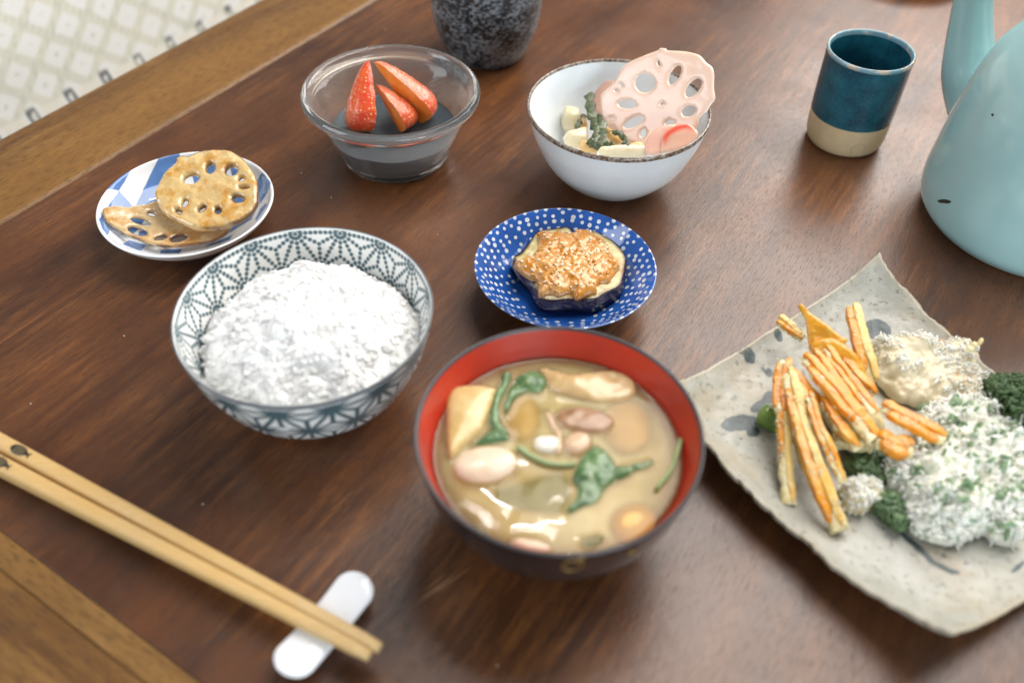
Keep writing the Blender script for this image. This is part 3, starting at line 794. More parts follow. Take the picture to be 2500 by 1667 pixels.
def build_eggplant():
    zt = .0170; z0 = .0072
    top = smooth_poly(Z3([(548, 655), (640, 590), (780, 400), (860, 345), (1000, 322), (1160, 308), (1240, 385), (1320, 352), (1480, 358), (1640, 450), (1760, 560), (1812, 650), (1818, 740), (1785, 870), (1740, 975), (1560, 1075), (1440, 1130), (1150, 1132), (900, 1142), (790, 1020), (740, 920), (600, 770)]), 4)
    t = NT('grilled_aubergine_flesh'); co = t.co()
    n1 = t.noise(co, 220, 4)
    col = t.mix(t.rng(n1, .35, .65), (.52, .42, .16), (.66, .60, .34))
    col = t.mix(t.rng(t.noise(co, 60, 3), .55, .68), col, (.42, .26, .09))
    col = t.mix(t.rng(t.attr('edge'), 0, .10, 1, 0), col, (.10, .05, .03))
    t.b.inputs['Subsurface Radius'].default_value = (.003, .002, .001); t.b.inputs['Subsurface Scale'].default_value = 1
    flesh = t.set(color=col, rough=.33, sss=.2, normal=t.bump(t.noise(co, 350, 3), .0005))
    s = NT('aubergine_skin'); co = s.co()
    skin = s.set(color=s.mix(s.rng(s.noise(co, 90, 4), .4, .7), (.012, .007, .018), (.05, .016, .018)), rough=.16, coat=.6, coatr=.08, normal=s.bump(s.noise(co, 160, 3), .0005))
    b = thing('aubergine_slice', (BD[0], BD[1], .006), 'thick grilled aubergine slice with dark purple skin on the dotted dish', 'vegetable')
    v, f, bd, d = fill(top, [], 7)
    P = at(v[:, 0], v[:, 1], zt); e = np.clip(d / d.max(), 0, 1)
    th = np.arctan2(P[:, 1] - BD[1], P[:, 0] - BD[0])
    P[:, 2] += fbm(P, 120, 3, 3) * .0007 + .0005 * np.sin(th * 26) * (e < .5) * np.clip(e * 6, 0, 1) + .0012 * np.clip(e * 3, 0, 1)
    mk('flesh', P, f[:, ::-1].copy(), flesh, b, attrs=dict(edge=e))
    # skin: from the cut edge, bulging out a little, tucked in underneath
    B = at(top[:, 0], top[:, 1], zt); c = B.mean(0); n = len(B); rows = []
    for k, (ex, z) in enumerate(((1.0, zt + .0004), (1.025, zt - .0005), (1.055, zt - .004), (1.06, zt - .008), (1.03, z0 + .003), (.96, z0))):
        q = c + (B - c) * ex; q[:, 2] = z; q[:, :2] += (vnoise(q, 140, 7) * .0004)[:, None]; q[:, 2] += vnoise(q, 90, 2) * .0004 * (k < 2)
        rows.append(q)
    V = np.vstack(rows); i = np.arange(len(rows) - 1)[:, None]; j = np.arange(n)[None]; j2 = (j + 1) % n
    F = np.stack([i * n + j, i * n + j2, (i + 1) * n + j2, (i + 1) * n + j], -1).reshape(-1, 4)
    mk('skin', V, F, skin, b)
    # miso topping
    o = thing('miso_topping', (BD[0], BD[1], zt), 'lumpy orange brown miso paste with sesame on the aubergine slice', 'topping')
    mm = NT('sweet_miso_paste'); co = mm.co()
    vo = mm.noise(co, 330, 4, .6)
    col = mm.mix(mm.rng(vo, .35, .62), (.56, .26, .045), (.68, .38, .15))
    col = mm.mix(mm.rng(mm.noise(co, 130, 4), .44, .62), col, (.54, .20, .010))
    col = mm.mix(mm.rng(mm.noise(co, 700, 2), .66, .74, 0, .6), col, (.74, .50, .26))
    mm.b.inputs['Subsurface Radius'].default_value = (.003, .0015, .0006); mm.b.inputs['Subsurface Scale'].default_value = 1
    miso = mm.set(color=col, rough=.25, sss=.25, coat=.5, coatr=.15, normal=mm.bump(mm.noise(co, 380, 3), .0003))
    pts = [(830, 420), (900, 380), (1010, 400), (1060, 370), (1180, 400), (1290, 365), (1400, 380), (1480, 440), (1590, 520), (1620, 620), (1720, 740), (1660, 850), (1600, 930), (1480, 960), (1470, 1040), (1350, 1080), (1250, 1110), (1190, 1050), (1060, 1080), (960, 1060), (850, 1080), (830, 930), (760, 900), (660, 830), (580, 740), (700, 660), (800, 620), (840, 520)]
    pts = [(1190 + (x - 1190) * 1.07, 730 + (y - 730) * 1.06) for x, y in pts]
    pl = smooth_poly(Z3(pts), 4)
    v, f, bd, d = fill(pl, [], 3.2); s_ = np.clip(d / 42, 0, 1)
    base = at(v[:, 0], v[:, 1], zt + .0012); topv = base.copy()
    topv[:, 2] += .0058 * (1 - (1 - s_) ** 2) ** .6 + fbm(base, 330, 21, 3, .6) * .0011 * np.clip(s_ * 5, .2, 1)
    bot = base.copy(); bot[:, 2] -= .0012
    V, F = close2(topv, bot, f[:, ::-1], [(j, i) for i, j in bd]); mk('paste', V, F, miso, o)
    ses = organic('sesame_seed', (.78, .66, .42), (.86, .78, .58), .4, 400, .0001, .2)
    k = RNG.choice(np.where(s_ > .15)[0], 60, replace=False)
    P = topv[k] + np.array([0, 0, .0002])
    V, F = swarm(P, np.stack([RNG.uniform(.0012, .0017, 60), RNG.uniform(.0007, .0010, 60), np.full(60, .0006)], 1), ICO1)
    tag(mk('sesame_seed', V, F, ses, o), kind='stuff')
    k = RNG.choice(np.where(s_ > .05)[0], 150, replace=False)
    V, F = swarm(topv[k], np.stack([RNG.uniform(.0005, .0013, 150)] * 3, 1) * RNG.uniform(.6, 1.2, (150, 3)), ICO1, .15)
    tag(mk('bean_lump', V, F, miso, o), kind='stuff')


build_eggplant()

# --- white bowl with pickles
WB = np.array([.0635, .5103, 0])


def build_white_bowl():
    outer = catmull([(.0185, .0), (.021, .0012), (.032, .0068), (.0445, .0205), (.0530, .0385), (.0570, .0525), (.0577, .0560)], 12)
    inner = catmull([(.0560, .0562), (.0545, .0510), (.0490, .0340), (.0385, .0170), (.024, .0070), (.010, .0050), (.0001, .0048)], 12)
    b = thing('white_bowl', WB, 'white glazed bowl with thin brown rim holding pink lotus root pickle', 'bowl', 'serving bowls on the table')
    m = glaze('milky_glaze', (.76, .81, .84), rough=.2, vary=.05, bump=.00005, coat=.3, bscale=60)
    V, F, *_ = lathe(outer, 160, WB); mk('outer_wall', V, F, m, b)
    V, F, *_ = lathe(inner, 160, WB); mk('inner_wall', V, F, m, b)
    t = NT('brown_edge_glaze'); co = t.co()
    t.set(color=t.mix(t.rng(t.noise(co, 500, 4), .4, .65), (.10, .055, .025), (.34, .30, .26)), rough=.25, coat=.3)
    V, F, *_ = lathe(catmull([(.0578, .0545), (.0581, .0560), (.0577, .0573), (.0568, .0575), (.0559, .0560)], 4), 200, WB)
    mk('rim_band', V, F, t.m, b)
    V, F, *_ = lathe([(.0165, .002), (.017, 0), (.0185, 0), (.0192, .002)], 96, WB); mk('foot_ring', V, F, m, b)


build_white_bowl()


def depth_of(P): return float((np.asarray(P) - np.array([0, 0, CAMZ])) @ FW)


def at_depth(px, py, d):
    D = FW + (px - 1250) / FPX * RT - (py - 833.5) / FPX * UP
    return np.array([0, 0, CAMZ]) + D * d


def build_pickles():
    pk = NT('pink_pickled_lotus'); co = pk.co()
    col = pk.mix(pk.rng(pk.noise(co, 45, 3), .35, .65), (.76, .55, .46), (.80, .61, .53))
    col = pk.mix(pk.rng(pk.noise(co, 20, 2), .45, .65, 0, .6), col, (.72, .45, .27))
    col = pk.mix(pk.rng(pk.attr('edge'), 0, .12, .2, 0), col, (.78, .64, .56))
    pk.b.inputs['Subsurface Radius'].default_value = (.006, .003, .002); pk.b.inputs['Subsurface Scale'].default_value = 1
    pk.set(color=col, rough=.28, sss=.4, coat=.4, normal=pk.bump(pk.noise(co, 300, 3), .0002))
    outl = Z2([(1250, 90), (1265, 72), (1320, 74), (1340, 92), (1450, 98), (1540, 108), (1640, 140), (1700, 205), (1755, 250), (1772, 320), (1770, 440), (1782, 540), (1740, 600), (1700, 665), (1640, 720), (1620, 800), (1560, 900), (1440, 990), (1300, 1030), (1120, 985), (960, 950), (790, 865), (745, 760), (715, 690), (705, 560), (722, 500), (800, 430), (850, 370), (880, 300), (960, 215), (1100, 150)])
    outl = smooth_poly(outl, 3)
    hs = [ell(1130, 395, 95, 92, 0), ell(1408, 322, 45, 100, 28), ell(1582, 442, 55, 105, 38), ell(1537, 657, 70, 52, -20), ell(962, 592, 88, 45, 4), ell(1025, 760, 105, 44, -28), ell(1112, 862, 28, 46, 15), ell(1360, 762, 44, 24, -12), ell(1256, 212, 10, 30, -12, 8), ell(910, 412, 24, 12, 40, 8), ell(862, 466, 20, 12, 20, 8), ell(1290, 588, 24, 13, -25, 8), ell(822, 720, 24, 10, -10, 8)]
    hs = [np.array(Z2(h)) for h in hs]
    # leans against the rim at the back right
    rim = np.array([WB[0] + .0570 * math.cos(.75), WB[1] + .0570 * math.sin(.75), .0572])
    C = at(1607, 246, .03)
    D = C - np.array([0, 0, CAMZ]); D /= np.linalg.norm(D)
    nrm = np.array([-.4924, -.5868, .6428])
    ctr = at_depth(1607, 246, .586)
    o = slab('lotus_slice', outl, hs, ctr, nrm, .0018, pk.m, None, 6, amp=.0001)
    tag(o, 'large thin pink pickled lotus root slice leaning on the white bowl rim', 'vegetable', 'lotus root slices')
    pink = organic('pink_pickle', (.74, .42, .33), (.76, .50, .40), .25, 60, .0001, .4, coat=.5)
    red = NT('red_edged_pickle'); co = red.co()
    c2 = red.mix(red.rng(red.attr('blush'), .0, 1.0, 0, 1), (.78, .46, .33), (.74, .085, .045))
    red.b.inputs['Subsurface Radius'].default_value = (.005, .002, .001); red.b.inputs['Subsurface Scale'].default_value = 1
    red.set(color=c2, rough=.25, sss=.35, coat=.4)
    n2 = np.array([-.25, -.75, .6])
    q = slab('ginger_slice', smooth_poly(Z2([(612, 480), (650, 420), (720, 375), (800, 368), (840, 385), (820, 470), (760, 560), (740, 640), (700, 690), (660, 640), (640, 560)]), 3), [], at_depth(1460, 230, depth_of(at(1460, 260, .030))), n2, .002, pink, None, 5)
    tag(q, 'pale pink pickled ginger slice half hidden behind the large lotus slice', 'pickle')
    q = slab('ginger_slice', smooth_poly(Z2([(1130, 960), (1200, 850), (1320, 790), (1420, 790), (1440, 860), (1400, 960), (1320, 1040), (1150, 1060)]), 3), [], at(1620, 345, .049), np.array([-.1, -.6, .8]), .002, pink, None, 5)
    tag(q, 'peach pink pickled ginger slice inside the near right rim', 'pickle')
    q = slab('radish_slice', smooth_poly(Z2([(1290, 900), (1330, 840), (1430, 785), (1530, 775), (1600, 830), (1622, 880), (1560, 960), (1420, 1020), (1280, 1035), (1280, 960)]), 3), [], at(1660, 335, .0525), np.array([-.1, -.65, .75]), .002, red.m, None, 4)
    tag(q, 'pink radish slice with a bright red edge inside the near right rim', 'pickle')
    me = q.data; X = np.empty(len(me.vertices) * 3, np.float32); me.vertices.foreach_get('co', X); X = X.reshape(-1, 3); X = X - X.mean(0)
    ed = np.empty(len(X), np.float32); me.attributes['edge'].data.foreach_get('value', ed)
    w_ = np.clip((X @ (-.45 * RT + .9 * UP)) / .006 + .35, 0, 1); bl = w_ * np.exp(-((ed - .28) / .30) ** 2)
    me.attributes.new('blush', 'FLOAT', 'POINT').data.foreach_set('value', bl.astype(np.float32))
    tof = organic('pickled_daikon', (.72, .63, .40), (.78, .70, .52), .3, 90, .0002, .3, coat=.4)
    gld = organic('golden_pickle', (.64, .37, .09), (.72, .50, .24), .3, 90, .0002, .3, coat=.4)
    for nm, pts, z, h, mt, lb in (
        ('daikon_cube', [(355, 700), (430, 685), (520, 715), (535, 790), (470, 830), (360, 800)], .028, .010, tof, 'cream daikon cube at the left inside the white bowl'),
        ('daikon_piece', [(360, 905), (480, 860), (585, 840), (600, 930), (560, 975), (440, 975)], .034, .006, tof, 'cream daikon piece left of the green strips in the white bowl'),
        ('daikon_strip', [(690, 1020), (900, 1000), (1135, 1005), (1135, 1060), (900, 1055), (720, 1045)], .042, .004, tof, 'long cream daikon strip along the near rim of the white bowl'),
        ('golden_slice', [(960, 980), (1060, 955), (1135, 985), (1130, 1010), (980, 1012)], .042, .003, gld, 'golden pickle strip behind the long cream strip in the white bowl'),
        ('golden_slice', [(520, 960), (640, 970), (700, 1010), (640, 1030), (520, 1000)], .038, .004, gld, 'golden pickle piece under the green strips in the white bowl'),
        ('golden_slice', [(510, 760), (580, 740), (590, 830), (530, 850), (500, 820)], .032, .005, gld, 'golden pickle piece behind the green strips in the white bowl'),
        ('golden_slice', [(740, 800), (830, 850), (960, 960), (900, 1000), (780, 900)], .038, .003, gld, 'golden pickle slice under the lotus slice in the white bowl'),
    ):
        tag(pillow(nm, smooth_poly(Z2(pts), 3), z, h, mt, None, step=5, hb=.006, pw=.4), lb, 'pickle')
    sh = organic('wilted_shiso', (.034, .048, .018), (.10, .125, .052), .45, 330, .0007, .05, c3=(.26, .28, .20))
    for pts, w, z, lb in (
        ([(595, 500), (620, 620), (650, 760), (690, 880), (680, 1010)], .0060, .043, 'wide dark green shiso strip hanging down in front of the lotus slice'),
        ([(560, 690), (520, 760), (495, 825)], .0030, .037, 'short dark green shiso strip beside the daikon cube'),
        ([(690, 700), (730, 800), (740, 900), (700, 990)], .0048, .044, 'crumpled green shiso strip against the lotus slice'),
        ([(850, 845), (900, 880), (940, 940), (965, 1000)], .0036, .045, 'dark green shiso strip ending at the near rim'),
        ([(600, 930), (640, 960), (740, 985), (830, 975)], .0046, .043, 'dusty green shiso strip lying across the bottom of the bunch'),
    ):
        path = catmull([at(x, y, z) for x, y in Z2(pts)], 8)
        path += np.stack([RNG.normal(0, .0003, len(path))] * 3, 1)
        V, F = tube(path, w / 2 * (1 + .25 * np.sin(np.arange(len(path)) * 1.1)), 10, flat=.25, up=(0, -.8, .6))
        V += np.stack([fbm(V, 170, q) for q in (5, 25, 45)], 1) * .0006
        tag(mk('shiso_strip', V, F, sh, None), lb, 'herb strip')
    V, F = tube(catmull([at(x, y, .047) for x, y in Z2([(735, 900), (760, 860), (810, 842), (870, 850)])], 6), .0003, 6)
    tag(mk('shiso_stalk', V, F, sh, None), 'hair thin dark stalk curling from the green strips', 'stalk')


build_pickles()

# --- glass bowl with jelly and strawberries
GB = np.array([-.0835, .5352, 0])


def build_glass_bowl():
    outer = catmull([(.0001, .0016), (.030, .0016), (.0325, .0), (.0352, .0006), (.0368, .0035), (.0408, .0140), (.0472, .0290), (.0530, .0405), (.0562, .0435), (.0584, .0460), (.0586, .0485), (.0572, .0506)], 8)
    inner = catmull([(.0572, .0506), (.0545, .0505), (.0527, .0485), (.0500, .0420), (.0445, .0290), (.0388, .0150), (.0345, .0065), (.028, .0048), (.0001, .0045)], 8)[1:]
    V, F, *_ = lathe(np.vstack([outer, inner]), 160, GB)
    t = NT('clear_glass'); t.set(color=(.985, 1.0, 1.0), rough=.008, ior=1.46, trans=.955)
    b = thing('glass_bowl', GB, 'clear glass dessert bowl with thick lip holding dark jelly and strawberries', 'bowl', 'serving bowls on the table')
    mk('glass_wall', V, F, t.m, b)
    j = NT('grey_jelly'); co = j.co()
    j.set(color=j.mix(j.rng(j.noise(co, 40, 3), .35, .65), (.050, .066, .078), (.072, .092, .105)), rough=.2, spec=.3, normal=j.bump(j.noise(co, 60, 2), .0004))
    pr = catmull([(.0001, .0055), (.028, .0058), (.0338, .0075), (.0380, .0155), (.0405, .0210), (.0412, .0224), (.0398, .0219), (.030, .0218), (.0001, .0218)], 6)
    V, F, *_ = lathe(pr, 128, GB); V[:, 2] += np.where(V[:, 2] > .0212, fbm(V, 70, 8, 2) * .0006, 0)
    tag(mk('dark_jelly', V, F, j.m, None, loc=GB + np.array([0, 0, .005])), 'smoky grey jelly set in the bottom of the glass bowl', 'jelly')
    sk = NT('strawberry_skin'); co = sk.co()
    vo = sk.voro(co, 420); vo.inputs['Randomness'].default_value = .55
    sd = sk.rng(vo.outputs['Distance'], .16, .30, 1, 0)
    col = sk.mix(sk.rng(sk.noise(co, 90, 3), .35, .65), (.62, .040, .010), (.70, .11, .020))
    col = sk.mix(sk.rng(sk.attr('pale'), .0, 1.0, 0, .8), col, (.82, .25, .14))
    col = sk.mix(sd, col, (.85, .50, .16))
    sk.b.inputs['Subsurface Radius'].default_value = (.004, .001, .0005); sk.b.inputs['Subsurface Scale'].default_value = 1
    sk.set(color=col, rough=.28, sss=.25, coat=.3, normal=sk.bump(sk.rng(vo.outputs['Distance'], .1, .45, 0, 1), .0005))
    fl = organic('strawberry_flesh', (.84, .20, .025), (.88, .32, .07), .3, 140, .0002, .4, (.006, .002, .001), coat=.3)

    def wedge(tip, base, skin_dir, half, fat, label, pale):
        """quarter of a strawberry: axis base->tip, skin bulging toward skin_dir, two flat cuts meeting inside"""
        tip, base = np.array(tip), np.array(base); ax = tip - base; L = np.linalg.norm(ax); ax /= L
        sd_ = np.array(skin_dir, float); sd_ -= (sd_ @ ax) * ax; sd_ /= np.linalg.norm(sd_); sv = np.cross(ax, sd_)
        tt = np.linspace(0, 1, 40); r = fat * np.interp(tt, [0, .03, .12, .25, .45, .7, .88, .96, 1], [.55, .80, .97, 1.0, .86, .60, .36, .20, .02])
        al = np.linspace(-half, half, 34)
        V = np.array([base + ax * L * t + rr * (math.cos(a) * sd_ + math.sin(a) * sv) for t, rr in zip(tt, r) for a in al])
        V = V + (vnoise(V, 300, 2) * .0003)[:, None]
        n = len(al); i = np.arange(39)[:, None]; j = np.arange(n - 1)[None]
        F = np.stack([i * n + j, i * n + j + 1, (i + 1) * n + j + 1, (i + 1) * n + j], -1).reshape(-1, 4)
        o = thing('strawberry_wedge', base, label, 'strawberry', 'strawberry wedges in the glass bowl')
        mk('skin', V, F, sk.m, o, attrs=dict(pale=np.full(len(V), pale) * np.clip(np.repeat(tt, n) * 1.3, 0, 1)))
        A = np.array([base + ax * L * t - sd_ * rr * .12 for t, rr in zip(tt, r)])
        G = V.reshape(40, n, 3); cap = []
        fv, ff = [], []
        for side in (0, n - 1):
            o0 = len(fv)
            for k in range(40):
                for w in np.linspace(0, 1, 7): fv.append(A[k] * (1 - w) + G[k, side] * w)
            for k in range(39):
                for w in range(6): ff.append((o0 + k * 7 + w, o0 + k * 7 + w + 1, o0 + (k + 1) * 7 + w + 1, o0 + (k + 1) * 7 + w))
        o0 = len(fv); fv += [A[0]] + list(G[0]); ff += [(o0, o0 + 1 + k, o0 + 2 + k) for k in range(n - 1)]
        mk('flesh', np.array(fv), ff, fl, o)
    ZS = zf(4.1255, 700, 80)
    p = lambda x, y, z: at(*ZS([(x, y)])[0], z)
    wedge(p(822, 285, .058), p(812, 1000, .0215), (-.45, -.85, .2), 1.05, .0150, 'bright red strawberry wedge standing skin outward at the left in the glass bowl', 0.0)
    wedge(p(890, 530, .047), p(1165, 1000, .0215), (.80, .05, .55), .92, .0155, 'small orange strawberry wedge in front between the other two', 1.1)
    wedge(p(880, 300, .060), p(1370, 905, .0220), (.80, .30, .45), .95, .0175, 'large pinkish strawberry wedge leaning at the right in the glass bowl', .9)


build_glass_bowl()

# --- teal cup
TC = np.array([.2336, .5676, 0])


def build_teal_cup():
    k = .0288; H = .069
    low = catmull([(.0001, .002), (.0195, .002), (.0225, .0003), (.0248, .0012), (.0266, .0048), (.0274, .0120), (.0277, .0230)], 8)
    up = catmull([(.0278, .0228), (.0280, .032), (.0282, .048), (.0283, .062), (.0286, .0665)], 8)
    rim = catmull([(.0286, .0665), (.0288, .0680), (.0279, .0692), (.0268, .0685), (.0262, .066)], 5)
    inn = catmull([(.0262, .066), (.0256, .048), (.0248, .022), (.0238, .0085), (.020, .0060), (.0001, .0055)], 8)
    t = NT('teal_glaze'); co = t.co()
    c = t.mix(t.rng(t.noise(co, 70, 5, .6), .35, .65), (.006, .052, .085), (.012, .11, .155))
    c = t.mix(t.rng(t.noise(co, 700, 2), .55, .72, 0, .5), c, (.03, .17, .21))
    teal = t.set(color=c, rough=.26, coat=.25, normal=t.bump(t.noise(co, 220, 3), .0002))
    r = NT('worn_teal_rim'); co = r.co()
    r.set(color=r.mix(r.rng(r.noise(co, 160, 3), .5, .62), (.16, .30, .36), (.48, .40, .32)), rough=.25, coat=.3)
    s = NT('bare_cream_stoneware'); co = s.co()
    s.set(color=s.mix(s.rng(s.noise(co, 120, 5), .35, .65), (.60, .46, .27), (.66, .52, .32)), rough=.5, normal=s.bump(s.noise(co, 700, 3), .00015))
    b = thing('tea_cup', TC, 'teal glazed tea cup with bare cream base beside the kettle', 'cup', 'tea cups')
    V, F, *_ = lathe(low, 120, TC); mk('bare_base', V, F, s.m, b)
    V, F, *_ = lathe(up, 120, TC); mk('glazed_wall', V, F, teal, b)
    V, F, *_ = lathe(rim, 120, TC); mk('rim_band', V, F, r.m, b)
    V, F, *_ = lathe(inn, 120, TC); mk('inner_wall', V, F, teal, b)
    # stamped ring mark low on the base, facing the room
    a0 = math.atan2(-.42, .03); ring = []
    for q in np.linspace(-.6, 3.9, 24):
        z = .0088 + .0046 * math.sin(q); a = a0 + .0046 * math.cos(q) / .026
        rr = np.interp(z, low[:, 1][8:], low[:, 0][8:]) + .00005; ring.append((TC[0] + rr * math.cos(a), TC[1] + rr * math.sin(a), z))
    V, F = tube(np.array(ring), .00028, 6); mk('stamp_mark', V, F, organic('stamp_tan', (.40, .34, .22), (.44, .38, .26), .6, 300, .0001, 0), b)  # ring in a tan darker than the base


build_teal_cup()


def build_grey_cup():
    c = np.array([-.0262, .677, 0])
    prof = catmull([(.0001, .003), (.024, .003), (.0255, .0), (.0285, .0008), (.0330, .008), (.0395, .024), (.0425, .042), (.0425, .060), (.0405, .080), (.0395, .088)], 9)
    inn = catmull([(.0395, .088), (.0375, .0885), (.0372, .080), (.0390, .045), (.034, .016), (.015, .009), (.0001, .008)], 8)[1:]
    t = NT('speckled_ash_glaze'); co = t.co((1, 1, 1.5))
    n = t.noise(co, 300, 4, .62); big = t.noise(co, 40, 3)
    f = t.rng(t.math('ADD', n, t.math('MULTIPLY', big, .5)), .68, .86)
    col = t.mix(f, (.012, .013, .014), (.22, .245, .27))
    col = t.mix(t.rng(t.noise(co, 520, 2), .60, .68), col, (.012, .013, .015))
    t.set(color=col, rough=.32, coat=.2, normal=t.bump(n, .0004))
    V, F, *_ = lathe(np.vstack([prof, inn]), 140, c)
    b = thing('stoneware_cup', c, 'rounded black and grey speckled stoneware cup behind the glass bowl', 'cup', 'tea cups')
    mk('cup_wall', V, F, t.m, b)
    V, F, *_ = lathe([(.0235, .0030), (.0240, .0002), (.0268, .0002), (.0290, .0022)], 100, c)
    mk('foot_ring', V, F, t.m, b)


build_grey_cup()

# --- kettle
KC = np.array([.332, .478, 0])


def build_kettle():
    t = NT('pale_teal_enamel'); co = t.co()
    c = t.mix(t.rng(t.noise(co, 14, 3), .35, .65), (.33, .545, .555), (.38, .595, .60))
    c = t.mix(t.rng(t.noise(co, 90, 2), .76, .78), c, (.12, .22, .22))
    en = t.set(color=c, rough=.20, coat=.5, coatr=.05, normal=t.bump(t.noise(co, 26, 3), .0010))
    b = thing('enamel_kettle', KC, 'pale teal enamel kettle with chipped body and tall spout', 'kettle')
    prof = catmull([(.0001, .003), (.055, .003), (.060, .0005), (.0650, .0040), (.0695, .0110), (.0709, .0220), (.0703, .0350), (.0690, .0520), (.0668, .0720), (.0632, .0930), (.0575, .1100), (.0480, .1270), (.0430, .1360)], 9)
    V, F, *_ = lathe(prof, 180, KC); mk('body', V, F, en, b)
    dk = NT('dark_bare_metal'); co = dk.co(); dk.set(color=dk.mix(dk.noise(co, 300), (.012, .014, .014), (.04, .045, .045)), rough=.5)
    V, F, *_ = lathe(catmull([(.0430, .1355), (.0445, .1375), (.0435, .1400), (.0415, .1395)], 5), 120, KC); mk('collar', V, F, dk.m, b)
    V, F, *_ = lathe(catmull([(.0432, .1395), (.0400, .1440), (.0250, .1510), (.0001, .1530)], 7), 120, KC); mk('lid', V, F, en, b)
    V, F, *_ = lathe(catmull([(.0001, .1525), (.006, .153), (.0055, .158), (.010, .164), (.007, .170), (.0001, .171)], 6), 60, KC); mk('lid_knob', V, F, dk.m, b)
    # spout at the far left
    sp = [(2415, 380, .585, .0200), (2388, 280, .608, .0180), (2367, 185, .607, .0172), (2367, 110, .600, .0150), (2371, 50, .592, .0131), (2378, -10, .583, .0116), (2388, -70, .572, .0104)]
    pts = []
    for x, y, dep, r in sp: pts.append(at_depth(x, y, dep))
    path = catmull(pts, 8); rad = catmull([(r, 0) for *_q, r in sp], 8)[:, 0]
    V, F = tube(path, rad, 40, up=(0.3, 1, 0)); mk('spout', V, F, en, b)
    q = np.linspace(0, math.pi, 30); hp = np.stack([KC[0] + .052 * np.cos(q) * .6, KC[1] + .052 * np.cos(q) * .8, .128 + .085 * np.sin(q)], 1)
    V, F = tube(hp, .0038, 12, up=(.8, -.6, 0)); mk('bail_handle', V, F, dk.m, b)

    def on_body(px, py, lift=.0002):
        D = FW + (px - 1250) / FPX * RT - (py - 833.5) / FPX * UP; C = np.array([0, 0, CAMZ])
        for k in np.linspace(.3, .9, 4000):
            X = C + D * k
            if .003 < X[2] < .136 and math.hypot(X[0] - KC[0], X[1] - KC[1]) < np.interp(X[2], prof[18:, 1], prof[18:, 0]) + lift: return X
        return None
    KZ = zf(2.177, 2200, 0)
    for pts in ([(192, 1068), (215, 1060), (245, 1062), (266, 1072), (250, 1082), (228, 1080), (205, 1078)], [(478, 608), (488, 604), (492, 614), (484, 620)]):
        poly = smooth_poly(KZ(pts), 3); P = [on_body(*p, .0003) for p in poly]
        if all(x is not None for x in P):
            P = np.array(P); V = np.vstack([P, P.mean(0)]); n = len(P)
            mk('enamel_chip', V, [(i, (i + 1) % n, n) for i in range(n)], dk.m, b)


build_kettle()

# --- oval checked dish with fried lotus
LD = np.array([-.2008, .4478, 0])


def build_lotus_dish():
    outer = catmull([(.024, .0), (.027, .0016), (.040, .0085), (.0490, .0165), (.0518, .0205)], 12)
    rim = catmull([(.0518, .0205), (.0524, .0216), (.0516, .0222), (.0505, .0217)], 4)[1:]
    inner = catmull([(.0505, .0217), (.0470, .0165), (.0400, .0095), (.0290, .0052), (.0140, .0042), (.0001, .0040)], 22)[1:]
    prof = np.vstack([outer, rim, inner]); V, F, TH, ROW = lathe(prof, 560, LD)
    isin = ROW >= len(outer) + 2
    # hand painted blue fields, measured on the dish
    fields = [[(205, 558), (355, 575), (512, 318), (400, 380), (290, 460)], [(108, 930), (355, 575), (540, 790), (700, 900), (500, 1150), (330, 1050), (250, 1060), (212, 1122), (150, 1050)],
              [(540, 790), (832, 185), (1095, 118), (1105, 200), (1010, 420), (930, 640), (800, 800)], [(1340, 92), (1480, 88), (1400, 150), (1330, 150)],
              [(2100, 352), (2203, 480), (2192, 565), (2062, 755), (1990, 640), (2040, 450)], [(2150, 728), (2164, 762), (2030, 952), (2018, 930), (2080, 800)],
              [(398, 1235), (470, 1180), (692, 1240), (620, 1318)], [(848, 1348), (866, 1302), (1122, 1288), (1092, 1346)], [(1388, 1276), (1420, 1252), (1745, 1115), (1705, 1182)],
              [(1640, 1125), (1700, 1010), (1900, 900), (2055, 752), (1970, 930), (1780, 1050)], [(1238, 380), (1560, 220), (1580, 400), (1300, 560)], [(1700, 270), (1830, 280), (1830, 420), (1745, 430)], [(1720, 640), (1900, 640), (1880, 760), (1740, 740)], [(1500, 780), (1640, 780), (1600, 900), (1480, 900)], [(600, 1080), (720, 1040), (700, 1150), (580, 1150)]]
    X = V - np.array([0, 0, CAMZ]); dp = X @ FW; px = np.c_[1250 + FPX * (X @ RT) / dp, 833.5 - FPX * (X @ UP) / dp]
    d = np.full(len(V), 60.0)
    for fl_ in fields:
        pl = np.array(Z1(fl_)); dd = dpoly(px, pl); d = np.minimum(d, np.where(inpoly(px, pl), -dd, dd))
    r = np.hypot(V[:, 0] - LD[0], V[:, 1] - LD[1])
    blue = np.where(isin, d + vnoise(V, 300, 6) * .8, 60.0)
    m = glaze('blue_check_porcelain', (.80, .81, .82), [('blue', (.050, .19, .52), 1.6, .92)], .07, .04, .00003, coat=.2)
    b = thing('checked_dish', LD, 'small white dish with blue check pattern under two fried lotus slices', 'dish')
    mk('dish_wall', V, F, m, b, attrs=dict(blue=blue))
    V, F, *_ = lathe([(.021, .002), (.0215, 0), (.0238, 0), (.0245, .002)], 96, LD); mk('foot_ring', V, F, m_white, b)


build_lotus_dish()


